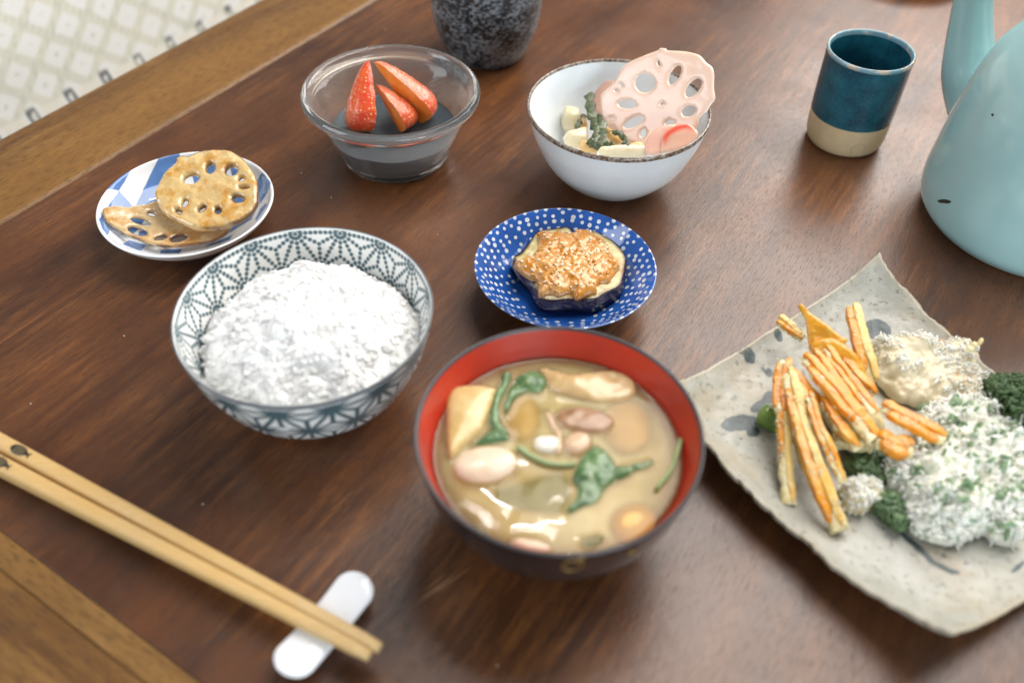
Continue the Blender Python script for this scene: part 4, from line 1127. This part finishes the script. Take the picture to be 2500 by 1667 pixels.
def build_fried_lotus():
    def mat(nm, c1, c2, c3, bw):
        t = NT(nm); co = t.co()
        col = t.mix(t.rng(t.noise(co, 60, 4), .35, .65), c1, c2)
        col = t.mix(t.rng(t.noise(co, 75, 5, .65), .47, .62, 0, .95), col, c3)
        col = t.mix(t.math('MULTIPLY', t.rng(t.attr('edge'), 0, .16, 1, 0), t.rng(t.noise(co, 50, 3), .42, .6, 0, bw)), col, (.10, .03, .012))
        t.b.inputs['Subsurface Radius'].default_value = (.005, .003, .0012); t.b.inputs['Subsurface Scale'].default_value = 1
        return t.set(color=col, rough=.22, sss=.2, coat=.9, coatr=.06, normal=t.bump(t.noise(co, 170, 3), .0011))
    up = mat('seared_lotus', (.64, .44, .18), (.72, .54, .27), (.56, .27, .035), .9)
    lo = mat('browned_lotus', (.58, .41, .20), (.68, .51, .29), (.50, .24, .05), 1.0)
    o1 = smooth_poly(Z1([(800, 640), (830, 560), (900, 420), (960, 330), (1060, 250), (1062, 195), (1130, 175), (1210, 180), (1330, 125), (1480, 98), (1640, 92), (1760, 130), (1860, 190), (1940, 290), (2010, 400), (2050, 520), (2052, 690), (2040, 770), (1960, 880), (1850, 960), (1740, 1010), (1600, 1050), (1420, 1062), (1280, 1055), (1150, 1000), (1000, 930), (900, 860), (840, 760)]), 3)
    h1 = [ell(1240, 450, 95, 58, -12), ell(1478, 320, 52, 62, 20), ell(1735, 350, 75, 62, -20), ell(1855, 450, 42, 26, -30), ell(1815, 695, 70, 40, 8), ell(1570, 840, 32, 34, 40, 10), ell(1165, 745, 36, 52, 15), ell(1370, 820, 56, 28, -40), ell(1895, 560, 70, 11, -3, 12), ell(1090, 850, 40, 22, 30, 10)]
    h1 = [np.array(Z1(h.mean(0) + (h - h.mean(0)) * 1.04)) for h in h1]
    o2 = smooth_poly(Z1([(190, 940), (215, 880), (330, 830), (440, 820), (560, 780), (700, 740), (790, 700), (860, 720), (1000, 800), (1200, 860), (1500, 960), (1700, 1000), (1720, 1050), (1640, 1130), (1500, 1200), (1320, 1225), (1100, 1260), (900, 1270), (740, 1240), (600, 1200), (480, 1165), (380, 1110), (250, 1060)]), 3)
    h2 = [ell(620, 960, 105, 36, 8), ell(585, 1090, 105, 48, 10), ell(1080, 1150, 90, 38, -14), ell(745, 852, 42, 20, 10, 10), ell(860, 1150, 70, 22, -20, 12)]
    h2 = [np.array(Z1(h.mean(0) + (h - h.mean(0)) * 1.15)) for h in h2]
    c = at(*Z1([(1000, 1030)])[0], .0125)
    bow = lambda P: -.0035 + 4.0 * ((P[:, 0] - LD[0]) ** 2 + (P[:, 1] - LD[1]) ** 2)
    a = slab('fried_lotus_slice', o2, h2, c, (.06, -.12, 1), .0030, lo, None, 5, .0004, 160, 5, bend=bow)
    tag(a, 'flat browned fried lotus root slice lying lower on the checked dish', 'vegetable', 'lotus root slices')
    c = at(*Z1([(1430, 600)])[0], .0255)
    a = slab('fried_lotus_slice', o1, h1, c, (-.05, -.30, 1), .0052, up, None, 5, .0007, 160, 9)
    tag(a, 'golden fried lotus root slice propped on top of the other on the checked dish', 'vegetable', 'lotus root slices')


build_fried_lotus()

# ---------------------------------------------------------------- tempura plate
PA, PBq, PC_, PD = np.array([.2066, .4022]), np.array([.0775, .3005]), np.array([.1767, .1724]), np.array([.292, .246])   # far, left, near, right corner


def plate_z(u, v):
    a, b = np.abs(2 * u - 1), np.abs(2 * v - 1)
    return .0065 + .0105 * np.maximum(a, b) ** 5 + .016 * (a * b) ** 3.2


def build_plate():
    n = 150
    u, v = np.meshgrid(np.linspace(0, 1, n), np.linspace(0, 1, n), indexing='ij'); u, v = u.ravel(), v.ravel()
    P = (1 - u)[:, None] * ((1 - v)[:, None] * PA + v[:, None] * PD) + u[:, None] * ((1 - v)[:, None] * PBq + v[:, None] * PC_)
    su, sv = np.sin(math.pi * u), np.sin(math.pi * v)
    nb = np.array([-.81, -.58]); nr = -nb; nf = (PA - PC_) - ((PA - PC_) @ nb) * nb
    # v=0: far-left edge; u=1: near-left edge; u=0: far-right edge; v=1: near-right edge
    out_l = np.array([-.80, -.60]); out_f = np.array([-.62, .78])
    P = P + (sv * np.clip(2 * u - 1, -1, 1) * .0050)[:, None] * out_l + (su * np.clip(1 - 2 * v, -1, 1) * .0035)[:, None] * out_f
    q = np.c_[P, 0 * u]
    eg = np.clip((np.maximum(np.abs(2 * u - 1), np.abs(2 * v - 1)) - .93) / .07, 0, 1)
    P = P + (eg * fbm(q, 110, 3, 4, .6) * .0018)[:, None] * np.array([.7, .7])
    z = plate_z(u, v) + fbm(q, 60, 5, 3) * .0009
    th = .0050 - .0022 * eg
    top = np.c_[P, z]; bot = np.c_[P * (1 - 0), np.maximum(z - th, .0004)]
    i = np.arange(n - 1)[:, None]; j = np.arange(n - 1)[None]
    F = np.stack([i * n + j, i * n + j + 1, (i + 1) * n + j + 1, (i + 1) * n + j], -1).reshape(-1, 4)
    loop = [k for k in range(n)] + [k * n + n - 1 for k in range(1, n)] + [(n - 1) * n + k for k in range(n - 2, -1, -1)] + [k * n for k in range(n - 2, 0, -1)]
    N = n * n; SD = np.array([[loop[k], loop[(k + 1) % len(loop)], loop[(k + 1) % len(loop)] + N, loop[k] + N] for k in range(len(loop))])
    V = np.vstack([top, bot]); FF = np.vstack([F, F[:, ::-1] + N, SD[:, ::-1]])
    # iron brush spots: signed distance to shapes measured on the plate
    C = np.array([0, 0, CAMZ]); X = V - C; dp = X @ FW
    px = np.c_[1250 + FPX * (X @ RT) / dp, 833.5 - FPX * (X @ UP) / dp]
    spots = [ell(860, 250, 85, 62, 15), ell(118, 400, 34, 55, -25), ell(55, 370, 50, 16, 35), ell(285, 280, 24, 42, -20), ell(232, 500, 26, 30, -40), ell(200, 480, 22, 10, 40), ell(60, 790, 110, 48, -8), ell(140, 840, 40, 34, 0), ell(230, 640, 36, 40, 20), ell(175, 690, 60, 28, -30), ell(70, 880, 14, 8, 10),
             np.array([(850, 1270), (910, 1290), (980, 1380), (1050, 1450), (1180, 1570), (1290, 1640), (1330, 1660), (1290, 1670), (1150, 1590), (1000, 1450), (920, 1370)]), ell(1300, 1650, 45, 14, 10), ell(1250, 1560, 22, 10, 25), ell(1380, 1600, 16, 9, 0), ell(1680, 1620, 60, 16, -40)]
    d = np.full(len(V), 99.0)
    for s_ in spots:
        s_ = np.array(Z5(s_)); dd = dpoly(px, s_); d = np.minimum(d, np.where(inpoly(px, s_), -dd, dd))
    d = d + vnoise(V, 350, 3) * 2.5
    d[N:] = 99
    t = NT('ash_glazed_stoneware'); co = t.co()
    col = t.mix(t.rng(t.noise(co, 55, 5, .6), .35, .65), (.35, .345, .30), (.44, .435, .39))
    col = t.mix(t.rng(t.noise(co, 26, 5, .6), .48, .68, 0, .65), col, (.36, .28, .17))
    col = t.mix(t.rng(t.noise(co, 330, 3), .58, .68, 0, .65), col, (.17, .155, .12))
    col = t.mix(t.rng(t.attr('spot'), -3, 2.5, .92, 0, True), col, (.030, .055, .065))
    col = t.mix(t.rng(t.attr('rim'), .5, 1, 0, .5), col, (.42, .34, .22))
    t.set(color=col, rough=.36, coat=.10, coatr=.2, spec=.4, normal=t.bump(t.noise(co, 160, 4), .0006))
    b = thing('square_plate', (.19, .29, 0), 'square handmade grey stoneware plate with lifted corners under the tempura', 'plate')
    mk('plate_slab', V, FF, t.m, b, attrs=dict(spot=d, rim=np.concatenate([eg, eg])))
    ring = mk('foot_ring', *lathe([(.034, .0035), (.0345, 0), (.038, 0), (.039, .0035)], 90, (.188, .288, 0))[:2], t.m, b)


build_plate()


def build_tempura():
    car = NT('fried_carrot'); co = car.co()
    col = car.mix(car.rng(car.noise(co, 110, 4), .35, .65), (.72, .235, .010), (.78, .34, .022))
    col = car.mix(car.rng(car.noise(co, 60, 4), .52, .70, 0, .8), col, (.74, .50, .14))
    car.b.inputs['Subsurface Radius'].default_value = (.004, .002, .0008); car.b.inputs['Subsurface Scale'].default_value = 1
    car.set(color=col, rough=.38, sss=.25, coat=.2, normal=car.bump(car.noise(co, 300, 3), .0006))
    amb = organic('amber_carrot_peel', (.66, .28, .010), (.58, .31, .022), .3, 120, .0009, .2, coat=.3, c3=(.76, .54, .17))
    pal = organic('pale_fried_carrot', (.74, .50, .14), (.78, .58, .25), .4, 110, .0006, .3, c3=(.74, .38, .05))
    bat = organic('pale_batter', (.74, .60, .29), (.80, .71, .45), .4, 200, .0004, .35, coat=.2)
    wbt = organic('white_batter', (.86, .85, .74), (.90, .89, .82), .42, 200, .0003, .35, coat=.15)
    tan_ = organic('tan_fried_mushroom', (.72, .62, .42), (.80, .73, .55), .42, 120, .0006, .25, c3=(.50, .33, .16))
    leafm = organic('fried_green_leaf', (.040, .095, .030), (.12, .20, .08), .35, 220, .0006, .1, coat=.2)
    frost = organic('frosted_green_leaf', (.82, .82, .70), (.88, .87, .78), .45, 200, .0006, .4, c3=(.36, .50, .30))
    palg = organic('battered_green', (.12, .22, .10), (.26, .38, .22), .4, 220, .0005, .15)
    dkg = organic('dark_herb', (.024, .062, .018), (.085, .155, .05), .4, 320, .0006, .05)
    n_st = [0]
    WK = .98

    def stick(pts, w, zs, mat, label, crumbs=40, flat=.75, cm=bat, cs=1.0, cover=1.0, n_sl=2):
        """a few thin strips fried together, batter clinging along their sides"""
        P = np.array([at(x, y, z) for (x, y), z in zip(Z5(pts), zs)])
        Pm = catmull(P, 14) if len(P) > 2 else np.linspace(P[0], P[1], 26)
        wm = WK * w / 2.376 * depth_of(Pm[len(Pm) // 2]) / FPX / 2
        t = np.linspace(0, 1, len(Pm)); Ln = np.linalg.norm(Pm[-1] - Pm[0])
        B = np.cross(Pm[-1] - Pm[0], (0, 0, 1)); B /= np.linalg.norm(B)
        o = thing('carrot_tempura', Pm[0] * [1, 1, 0] + [0, 0, .008], label, 'tempura', 'carrot tempura strips on the plate')
        alt = {car.m: [car.m, car.m, amb], pal: [pal, car.m, pal], bat: [pal, bat, pal]}[mat]
        for q in range(n_sl):
            off = (q - (n_sl - 1) / 2) * wm * (1.15 if n_sl > 1 else 0) + RNG.normal(0, wm * .1)
            l0, l1 = (0, 1) if q == 0 else (RNG.uniform(0, .16), RNG.uniform(.84, 1.0))
            k = (t >= l0 - 1e-6) & (t <= l1 + 1e-6); Q = Pm[k] + B * (off + wm * RNG.normal(0, .25) * (t[k] - .5))[:, None] + [0, 0, -.0007 * q]
            u = np.linspace(0, 1, len(Q)); r = wm * (.62 if n_sl > 1 else 1.0) * (1 - .45 * np.abs(2 * u - 1) ** 6) * (1 + .05 * np.sin(u * 11 + q))
            V, F = tube(Q, r, 20, sq=7.0, flat=.8)
            V += fbm(V, 150, 3 + n_st[0] + q)[:, None] * .0004 + np.stack([vnoise(V, 600, c) for c in (31, 32, 33)], 1) * .0003
            mk('carrot_strip', V, F, alt[q % 3], o)
        # clinging batter: an uneven skin that shows at the sides and the lower end
        r = wm * (.84 + .28 * vnoise(Pm, 160, 7 + n_st[0]) + .22 * t) * np.where((t > .04), 1, .3)
        V, F = tube(Pm - [0, 0, wm * .45], r, 26, sq=2.4, flat=.62)
        V += fbm(V, 300, 13 + n_st[0], 3)[:, None] * .0010 * np.array([1, 1, .6])
        mk('batter_coat', V, F, cm, o)
        m = int(crumbs * 3.5); i = np.clip((len(Pm) * RNG.uniform(0, 1, m) ** .8).astype(int), 0, len(Pm) - 1); a = RNG.uniform(-.5, math.pi + .5, m)
        Pc = Pm[i] + (wm * 1.0) * (np.cos(a)[:, None] * B + .7 * np.sin(a)[:, None] * np.array([0, 0, 1])) + RNG.normal(0, .0003, (m, 3))
        keep = (vnoise(Pc, 190, 5) > -.05) | (np.abs(np.cos(a)) > .75); Pc = Pc[keep]; m = len(Pc)
        sz = (.00020 + .00045 * RNG.uniform(0, 1, (m, 1)) ** 2) * RNG.uniform(.6, 1.3, (m, 3)) * cs
        V, F = swarm(Pc, sz, ICO1, .2); tag(mk('batter_crumb', V, F, cm, o), kind='stuff')
        n_st[0] += 1
        return o
    # batter mass the strips stand in
    m = pillow('batter_clump', smooth_poly(Z5([(560, 560), (700, 620), (850, 720), (900, 860), (840, 930), (740, 960), (640, 900), (560, 780), (520, 680)]), 3), .010, .012, bat, None, step=6, amp=.0016, nsc=220, hb=.001)
    tag(m, 'lump of yellow batter between the orange carrot strips', 'tempura')
    stick([(283, 182), (350, 230), (432, 295)], 62, (.030, .028, .026), pal, 'short pale carrot strip pointing at the far left edge of the plate', 16)
    stick([(712, 100), (760, 300), (830, 540)], 84, (.034, .030, .022), pal, 'pale pinkish carrot strip pointing to the far corner of the plate', 60)
    stick([(545, 330), (690, 520), (850, 725)], 64, (.034, .033, .030), car.m, 'orange carrot strip right of the thickest one', 26)
    stick([(430, 390), (620, 610), (840, 880)], 92, (.033, .032, .026), car.m, 'thickest orange carrot strip in the middle of the heap', 40)
    stick([(360, 480), (440, 580), (540, 710)], 60, (.028, .027, .022), car.m, 'orange carrot strip half buried behind the front ones', 14)
    stick([(880, 690), (1050, 770), (1250, 880)], 96, (.031, .031, .029), car.m, 'orange carrot strip lying across the leaf tempura', 50)
    stick([(870, 850), (960, 920), (1060, 935)], 130, (.026, .025, .025), car.m, 'stubby orange carrot end beside the leaf tempura', 30)
    stick([(600, 860), (720, 890), (830, 900)], 110, (.016, .017, .018), bat, 'pale battered carrot end under the thick strip', 60)
    stick([(320, 420), (310, 700), (320, 900), (350, 1255)], 74, (.032, .026, .020, .012), pal, 'pale battered carrot strip at the left of the heap', 110, cs=1.25)
    stick([(318, 415), (300, 560), (300, 720)], 78, (.0325, .029, .026), car.m, 'orange carrot strip top standing at the left of the heap', 10)
    stick([(330, 470), (420, 800), (530, 1130), (650, 1410)], 96, (.033, .028, .022, .013), pal, 'long yellow carrot strip reaching furthest down the plate', 130, cs=1.25)
    stick([(455, 610), (540, 850), (660, 1130)], 52, (.034, .030, .021), car.m, 'thin vivid orange carrot strip near the front of the heap', 24)
    stick([(500, 360), (640, 560), (790, 760)], 50, (.033, .032, .028), car.m, 'thin orange carrot strip between the two thickest ones', 16, n_sl=1)
    stick([(400, 540), (500, 760), (610, 960)], 46, (.031, .028, .022), car.m, 'thin orange carrot strip between the long yellow strip and the vivid one', 16, n_sl=1)
    stick([(540, 640), (640, 800), (760, 930)], 58, (.027, .025, .021), car.m, 'short orange carrot strip under the thickest one', 20, n_sl=1)
    stick([(620, 320), (720, 480), (850, 620)], 50, (.031, .031, .028), car.m, 'thin orange carrot strip under the pale pinkish one', 16, n_sl=1)
    stick([(370, 600), (390, 820), (440, 1060)], 48, (.026, .021, .015), pal, 'thin pale carrot strip behind the long yellow one', 40, n_sl=1)
    v = smooth_poly(Z5([(400, 115), (425, 105), (470, 150), (560, 215), (640, 280), (690, 310), (640, 345), (580, 330), (520, 330), (495, 420), (470, 400), (455, 300), (440, 190)]), 3)
    o = slab('carrot_peel', v, [], at(*Z5([(540, 260)])[0], .034), (-.3, -.5, .8), .0022, amb, None, 5, .0009, 160)
    tag(o, 'twisted amber carrot peel at the top of the heap', 'tempura')
    o = slab('carrot_peel', smooth_poly(Z5([(470, 330), (600, 300), (740, 400), (830, 600), (800, 700), (640, 560), (520, 450)]), 3), [], at(*Z5([(650, 480)])[0], .028), (-.2, -.5, .85), .003, amb, None, 6, .0009, 160)
    tag(o, 'broad amber carrot peel behind the orange strips', 'tempura')
    # bean pod
    bn = organic('green_bean', (.10, .20, .02), (.20, .32, .05), .25, 160, .0003, .15, coat=.4)
    q = np.linspace(at(*Z5([(168, 728)])[0], .013), at(*Z5([(330, 800)])[0], .012), 14)
    V, F = tube(q, .0062 * np.sqrt(np.clip(1 - (np.linspace(-1, 1, 14)) ** 6, .05, 1)), 16)
    tag(mk('green_bean', V, F, bn, None), 'glossy green bean end sticking out left of the carrot strips', 'vegetable')

    def lump(name, poly, z0, h, mat, label, cm, nc, cs, amp=.002, lf=None, nl=0, seed=3, bare=-9, lace=0):
        poly = smooth_poly(Z5(poly), 9); c_ = np.c_[poly, 0 * poly[:, :1]]
        poly = poly + np.stack([fbm(c_, .035, q, 2) for q in (61, 67)], 1) * 7.5
        o = thing(name, at(*np.mean(poly, 0), z0), label, 'tempura')
        v, f, bd, d = fill(poly, [], 3.4); s = np.clip(d / (.55 * d.max()), 0, 1); base = at(v[:, 0], v[:, 1], z0)
        top = base.copy(); nz = fbm(base, 120, seed, 4, .6)
        top[:, 2] += h * (1 - (1 - s) ** 2) ** .6 + amp * nz * np.clip(s * 4, 0, 1)
        bot = base.copy(); bot[:, 2] -= .0012
        V, F = close2(top, bot, f[:, ::-1], [(j, i) for i, j in bd]); mk('core', V, F, mat, o)
        mask = fbm(base, 85, seed + 20, 3) + .6 * nz
        k = RNG.integers(0, len(v), nc * 3); k = k[mask[k] + RNG.normal(0, .15, len(k)) > bare][:nc]; m = len(k)
        P = top[k] + RNG.normal(0, .0005, (m, 3)) + [0, 0, .0001]
        sz = (.0003 + .0013 * RNG.uniform(0, 1, (m, 1)) ** 2) * np.stack([RNG.uniform(.9, 2.4, m), RNG.uniform(.4, .9, m), RNG.uniform(.4, .8, m)], 1) * cs
        V, F = swarm(P, sz, ICO1, .14); tag(mk('batter_crumb', V, F, cm, o), kind='stuff')
        if lace:
            e = RNG.choice(np.where(s < .5)[0], lace); P = top[e] + RNG.normal(0, .0010, (lace, 3)) + [0, 0, .0008]
            V, F = swarm(P, RNG.uniform(.0007, .0013, (lace, 1)) * np.stack([RNG.uniform(1.4, 3.2, lace), np.ones(lace) * .6, np.ones(lace) * .6], 1), ICO1, .15)
            tag(mk('batter_lace', V, F, cm, o), kind='stuff')
        if nl:
            k = RNG.integers(0, len(v), nl); P = top[k] + RNG.normal(0, .0008, (nl, 3)) + [0, 0, .0003]
            sz = RNG.uniform(.0014, .0044, (nl, 1)) * np.stack([np.ones(nl), RNG.uniform(.3, .7, nl), np.full(nl, .18)], 1)
            V, F = swarm(P, sz, ICO2, .2); tag(mk('leaf_fleck', V, F, lf, o), kind='stuff')
        return o, poly
    lump('mushroom_tempura', [(825, 330), (960, 292), (1120, 300), (1290, 320), (1400, 345), (1450, 420), (1475, 540), (1500, 640), (1420, 690), (1250, 690), (1080, 680), (930, 640), (870, 560), (850, 450)], .010, .0095, tan_, 'tan mushroom tempura in pale bubbly batter at the far side of the plate', wbt, 1800, .75, .0026, bare=-.05)
    lump('leaf_tempura', [(880, 1060), (960, 980), (1080, 960), (1100, 760), (1200, 690), (1400, 660), (1520, 690), (1560, 790), (1700, 880), (1790, 1000), (1790, 1250), (1700, 1400), (1620, 1500), (1450, 1440), (1330, 1500), (1180, 1480), (1080, 1440), (1010, 1380), (990, 1220), (930, 1180)], .010, .0150, frost, 'leafy green tempura under frosty white batter on the right of the plate', wbt, 3000, .85, .0042, palg, 200, 8, bare=-.3, lace=900)
    lump('squash_tempura', [(640, 1170), (720, 1130), (830, 1130), (870, 1180), (860, 1270), (780, 1300), (680, 1290)], .009, .007, bat, 'small cream battered piece below the carrot strips', wbt, 700, .8, .0026)
    o = thing('batter_sprig', at(*Z5([(1440, 330)])[0], .024), 'tiny white batter sprig sticking out over the far right plate edge', 'batter')
    V, F = swarm(np.array([at(*Z5([(1400, 360)])[0], .027), at(*Z5([(1425, 335)])[0], .028), at(*Z5([(1458, 318)])[0], .030)]), [(.0022, .0018, .0016), (.002, .0018, .0015), (.0013, .0013, .0026)], ICO2, .05, np.stack([np.eye(3)] * 3)); mk('batter_stub', V, F, bat, o)

    def leafclump(name, poly, z0, h, mat, n, size, label, cat):
        poly = smooth_poly(Z5(poly), 3); q = sample_poly(poly, n); d = dpoly(q, poly); d = np.clip(d / (d.max() * .7), 0, 1)
        P = at(q[:, 0], q[:, 1], z0 + h * np.sqrt(d) * RNG.uniform(.55, 1.05, n))
        V, F = swarm(P, size * RNG.uniform(.6, 1.3, (n, 1)) * np.stack([np.ones(n), RNG.uniform(.35, .8, n), RNG.uniform(.12, .3, n)], 1), ICO1, .25)
        o = thing(name, P.mean(0) * [1, 1, 0] + [0, 0, z0], label, cat)
        tag(mk('leaf_clump', V, F, mat, o), kind='stuff')
        pillow('leaf_core', poly, z0, h * .22, dkg, o, step=9, hb=.001, amp=.001)
        return o, P
    leafclump('parsley_sprig', [(1480, 560), (1540, 505), (1640, 510), (1800, 560), (1800, 870), (1720, 880), (1600, 800), (1540, 720), (1500, 640)], .012, .019, dkg, 1700, .0021, 'dark green curly parsley at the right of the plate', 'herb')
    leafclump('green_leaf', [(700, 1010), (790, 930), (880, 930), (900, 1050), (880, 1120), (760, 1110)], .009, .004, leafm, 150, .0050, 'olive green leaf in the gap under the carrot strips', 'leaf')
    leafclump('dark_leaf', [(850, 1210), (960, 1230), (1010, 1330), (980, 1400), (900, 1330), (860, 1280)], .009, .004, leafm, 150, .0050, 'dark green leaf at the near edge of the leaf tempura', 'leaf')


build_tempura()

# ---------------------------------------------------------------- chopsticks and rest
def build_chopsticks():
    bw = NT('pale_bamboo'); co = bw.co((14, 14, 14))
    mp = bw.n('ShaderNodeMapping'); mp.inputs['Rotation'].default_value = (0, 0, math.radians(27)); mp.inputs['Scale'].default_value = (2, 60, 60); bw.l(co, mp.inputs[0])
    c = bw.mix(bw.rng(bw.noise(mp.outputs[0], 2, 4), .35, .65), (.54, .35, .14), (.64, .45, .22))
    c = bw.mix(bw.rng(bw.noise(co, 1.5, 3), .4, .65, 0, .5), c, (.62, .37, .11))
    bam = bw.set(color=c, rough=.38, normal=bw.bump(bw.noise(mp.outputs[0], 6, 3), .00015))
    fm = NT('black_fish_print'); fm.set(color=fm.mix(fm.rng(fm.attr('cell'), -.12, .12, 1, 0, True), (.012, .013, .012), (.36, .26, .12)), rough=.4)
    fish = Z_ = zf(2.45, 0, 1030)
    for (p0, p1, w0, w1, fc, lab) in (
        ((-6, 1014), (872, 1487), .0043, .0026, (52, 1036), 'bamboo chopstick nearer the rice bowl, showing its whole black fish print'),
        ((-6, 1066), (848, 1505), .0044, .0027, (10, 1058), 'bamboo chopstick farther from the rice bowl, its fish print cut by the photo edge')):
        A, B = av(*p0, .0078), av(*p1, .0152); d = (B - A) / np.linalg.norm(B - A)
        A2 = A - d * .012
        n = 30; t = np.linspace(0, 1, n); path = A2 + (B - A2) * t[:, None]; rad = w0 + (w1 - w0) * t
        rad[-1] *= .8; rad[0] *= .85
        V, F = tube(path, rad, 20, sq=3.2)
        o = thing('chopstick', A2 * [1, 1, 0], lab, 'chopstick', 'pair of chopsticks')
        mk('stick', V, F, bam, o)
        # fish print: body with scales and a forked tail, lying on the upper face
        side = np.cross(d, (0, 0, 1)); side /= np.linalg.norm(side); upn = np.cross(side, d)
        F0 = av(*fc, .0105); s0 = (F0 - A2) @ d
        body = [(0.0092 * x, .0031 * y) for x, y in ((-1, 0), (-.85, .55), (-.5, .92), (0, 1.0), (.45, .85), (.8, .42), (1.0, .18), (1.28, .75), (1.25, .0), (1.32, -.6), (1.0, -.12), (.8, -.42), (.45, -.85), (0, -1), (-.5, -.92), (-.85, -.55))]
        body = np.array(body) * .60
        body[:, 1] *= 1.5
        v, f, bd, dd = fill(body, [], .00028)
        r = w0 + (w1 - w0) * (s0 / np.linalg.norm(B - A2)) ; k = v[:, 1] / r
        hgt = r * (1 - np.abs(k) ** 3.2) ** (1 / 3.2) + .00012
        c0 = A2 + d * s0
        P = c0 + v[:, :1] * d + v[:, 1:] * side + hgt[:, None] * upn
        gx, gy = v[:, 0] / .00115, v[:, 1] / .0009 + .5 * (np.floor(v[:, 0] / .00115) % 2)
        cell = np.maximum(np.abs(gx - np.floor(gx) - .5), np.abs(gy - np.floor(gy) - .5)) - .26
        cell = np.where((v[:, 0] < -.0034) | (v[:, 0] > .0038), 1.0, cell); cell = np.where(dd < .0003, 1.0, cell)
        mk('fish_print', P, f[:, ::-1] if np.cross(d, side) @ upn < 0 else f, fm.m, o, attrs=dict(cell=cell))
    # rest
    A, B = av(838, 1322, .010), av(647, 1548, .010); d = (B - A) / np.linalg.norm(B - A)
    n = 60; t = .5 - .5 * np.cos(np.linspace(0, math.pi, n)); L = np.linalg.norm(B - A)
    path = A + (B - A) * t[:, None]; e = np.abs(2 * t - 1)
    path[:, 2] = .0082 + .0030 * e ** 2
    cap = np.sqrt(np.clip(1 - np.clip((e - .68) / .32, 0, 1) ** 2, .004, 1))
    rad = (.0090 + .0006 * e ** 2) * cap
    V, F = tube(path, rad, 28, sq=2.2, flat=.30)
    o = thing('chopstick_rest', (path[:, 0].mean(), path[:, 1].mean(), 0), 'white porcelain bone shaped rest under the chopstick tips', 'chopstick rest')
    mk('rest_bar', V, F, glaze('rest_porcelain', (.84, .85, .88), rough=.12, vary=.03), o)
    V, F = tube(np.linspace(path[18] * [1, 1, 0] + [0, 0, .0018], path[41] * [1, 1, 0] + [0, 0, .0018], 8), .0040, 16, flat=.6); mk('rest_foot', V, F, m_white, o)


build_chopsticks()


def build_specks():
    q = np.array([(752, 460), (1412, 520), (1150, 1526), (690, 392), (300, 760), (1010, 540), (1700, 500), (1640, 250), (90, 920), (1560, 620), (1120, 660), (470, 1160), (1790, 1420), (880, 60)], float)
    P = av(q[:, 0], q[:, 1], .0002) + RNG.normal(0, .002, (len(q), 3)) * [1, 1, 0]
    V, F = swarm(P, RNG.uniform(.00025, .0006, (len(q), 3)) * [1.3, 1, .6], ICO1, .2)
    tag(mk('crumbs', V, F, organic('pale_crumb', (.62, .55, .45), (.7, .64, .55), .6, 300, .0001, 0), None), 'scattered pale crumbs on the dark tabletop', 'crumbs', kind='stuff')


build_specks()


def build_saucer():
    c = np.array([.357, .852, 0])
    V, F, *_ = lathe(catmull([(.0001, .001), (.030, .0), (.044, .004), (.056, .012), (.0555, .0135), (.043, .007), (.0001, .004)], 6), 90, c)
    m = organic('dark_olive_wood', (.07, .05, .018), (.11, .08, .03), .4, 60, .0003, 0)
    o = thing('wooden_saucer', c, 'blurred dark olive saucer cut by the top edge behind the teal cup', 'saucer'); mk('saucer_wall', V, F, m, o)


build_saucer()
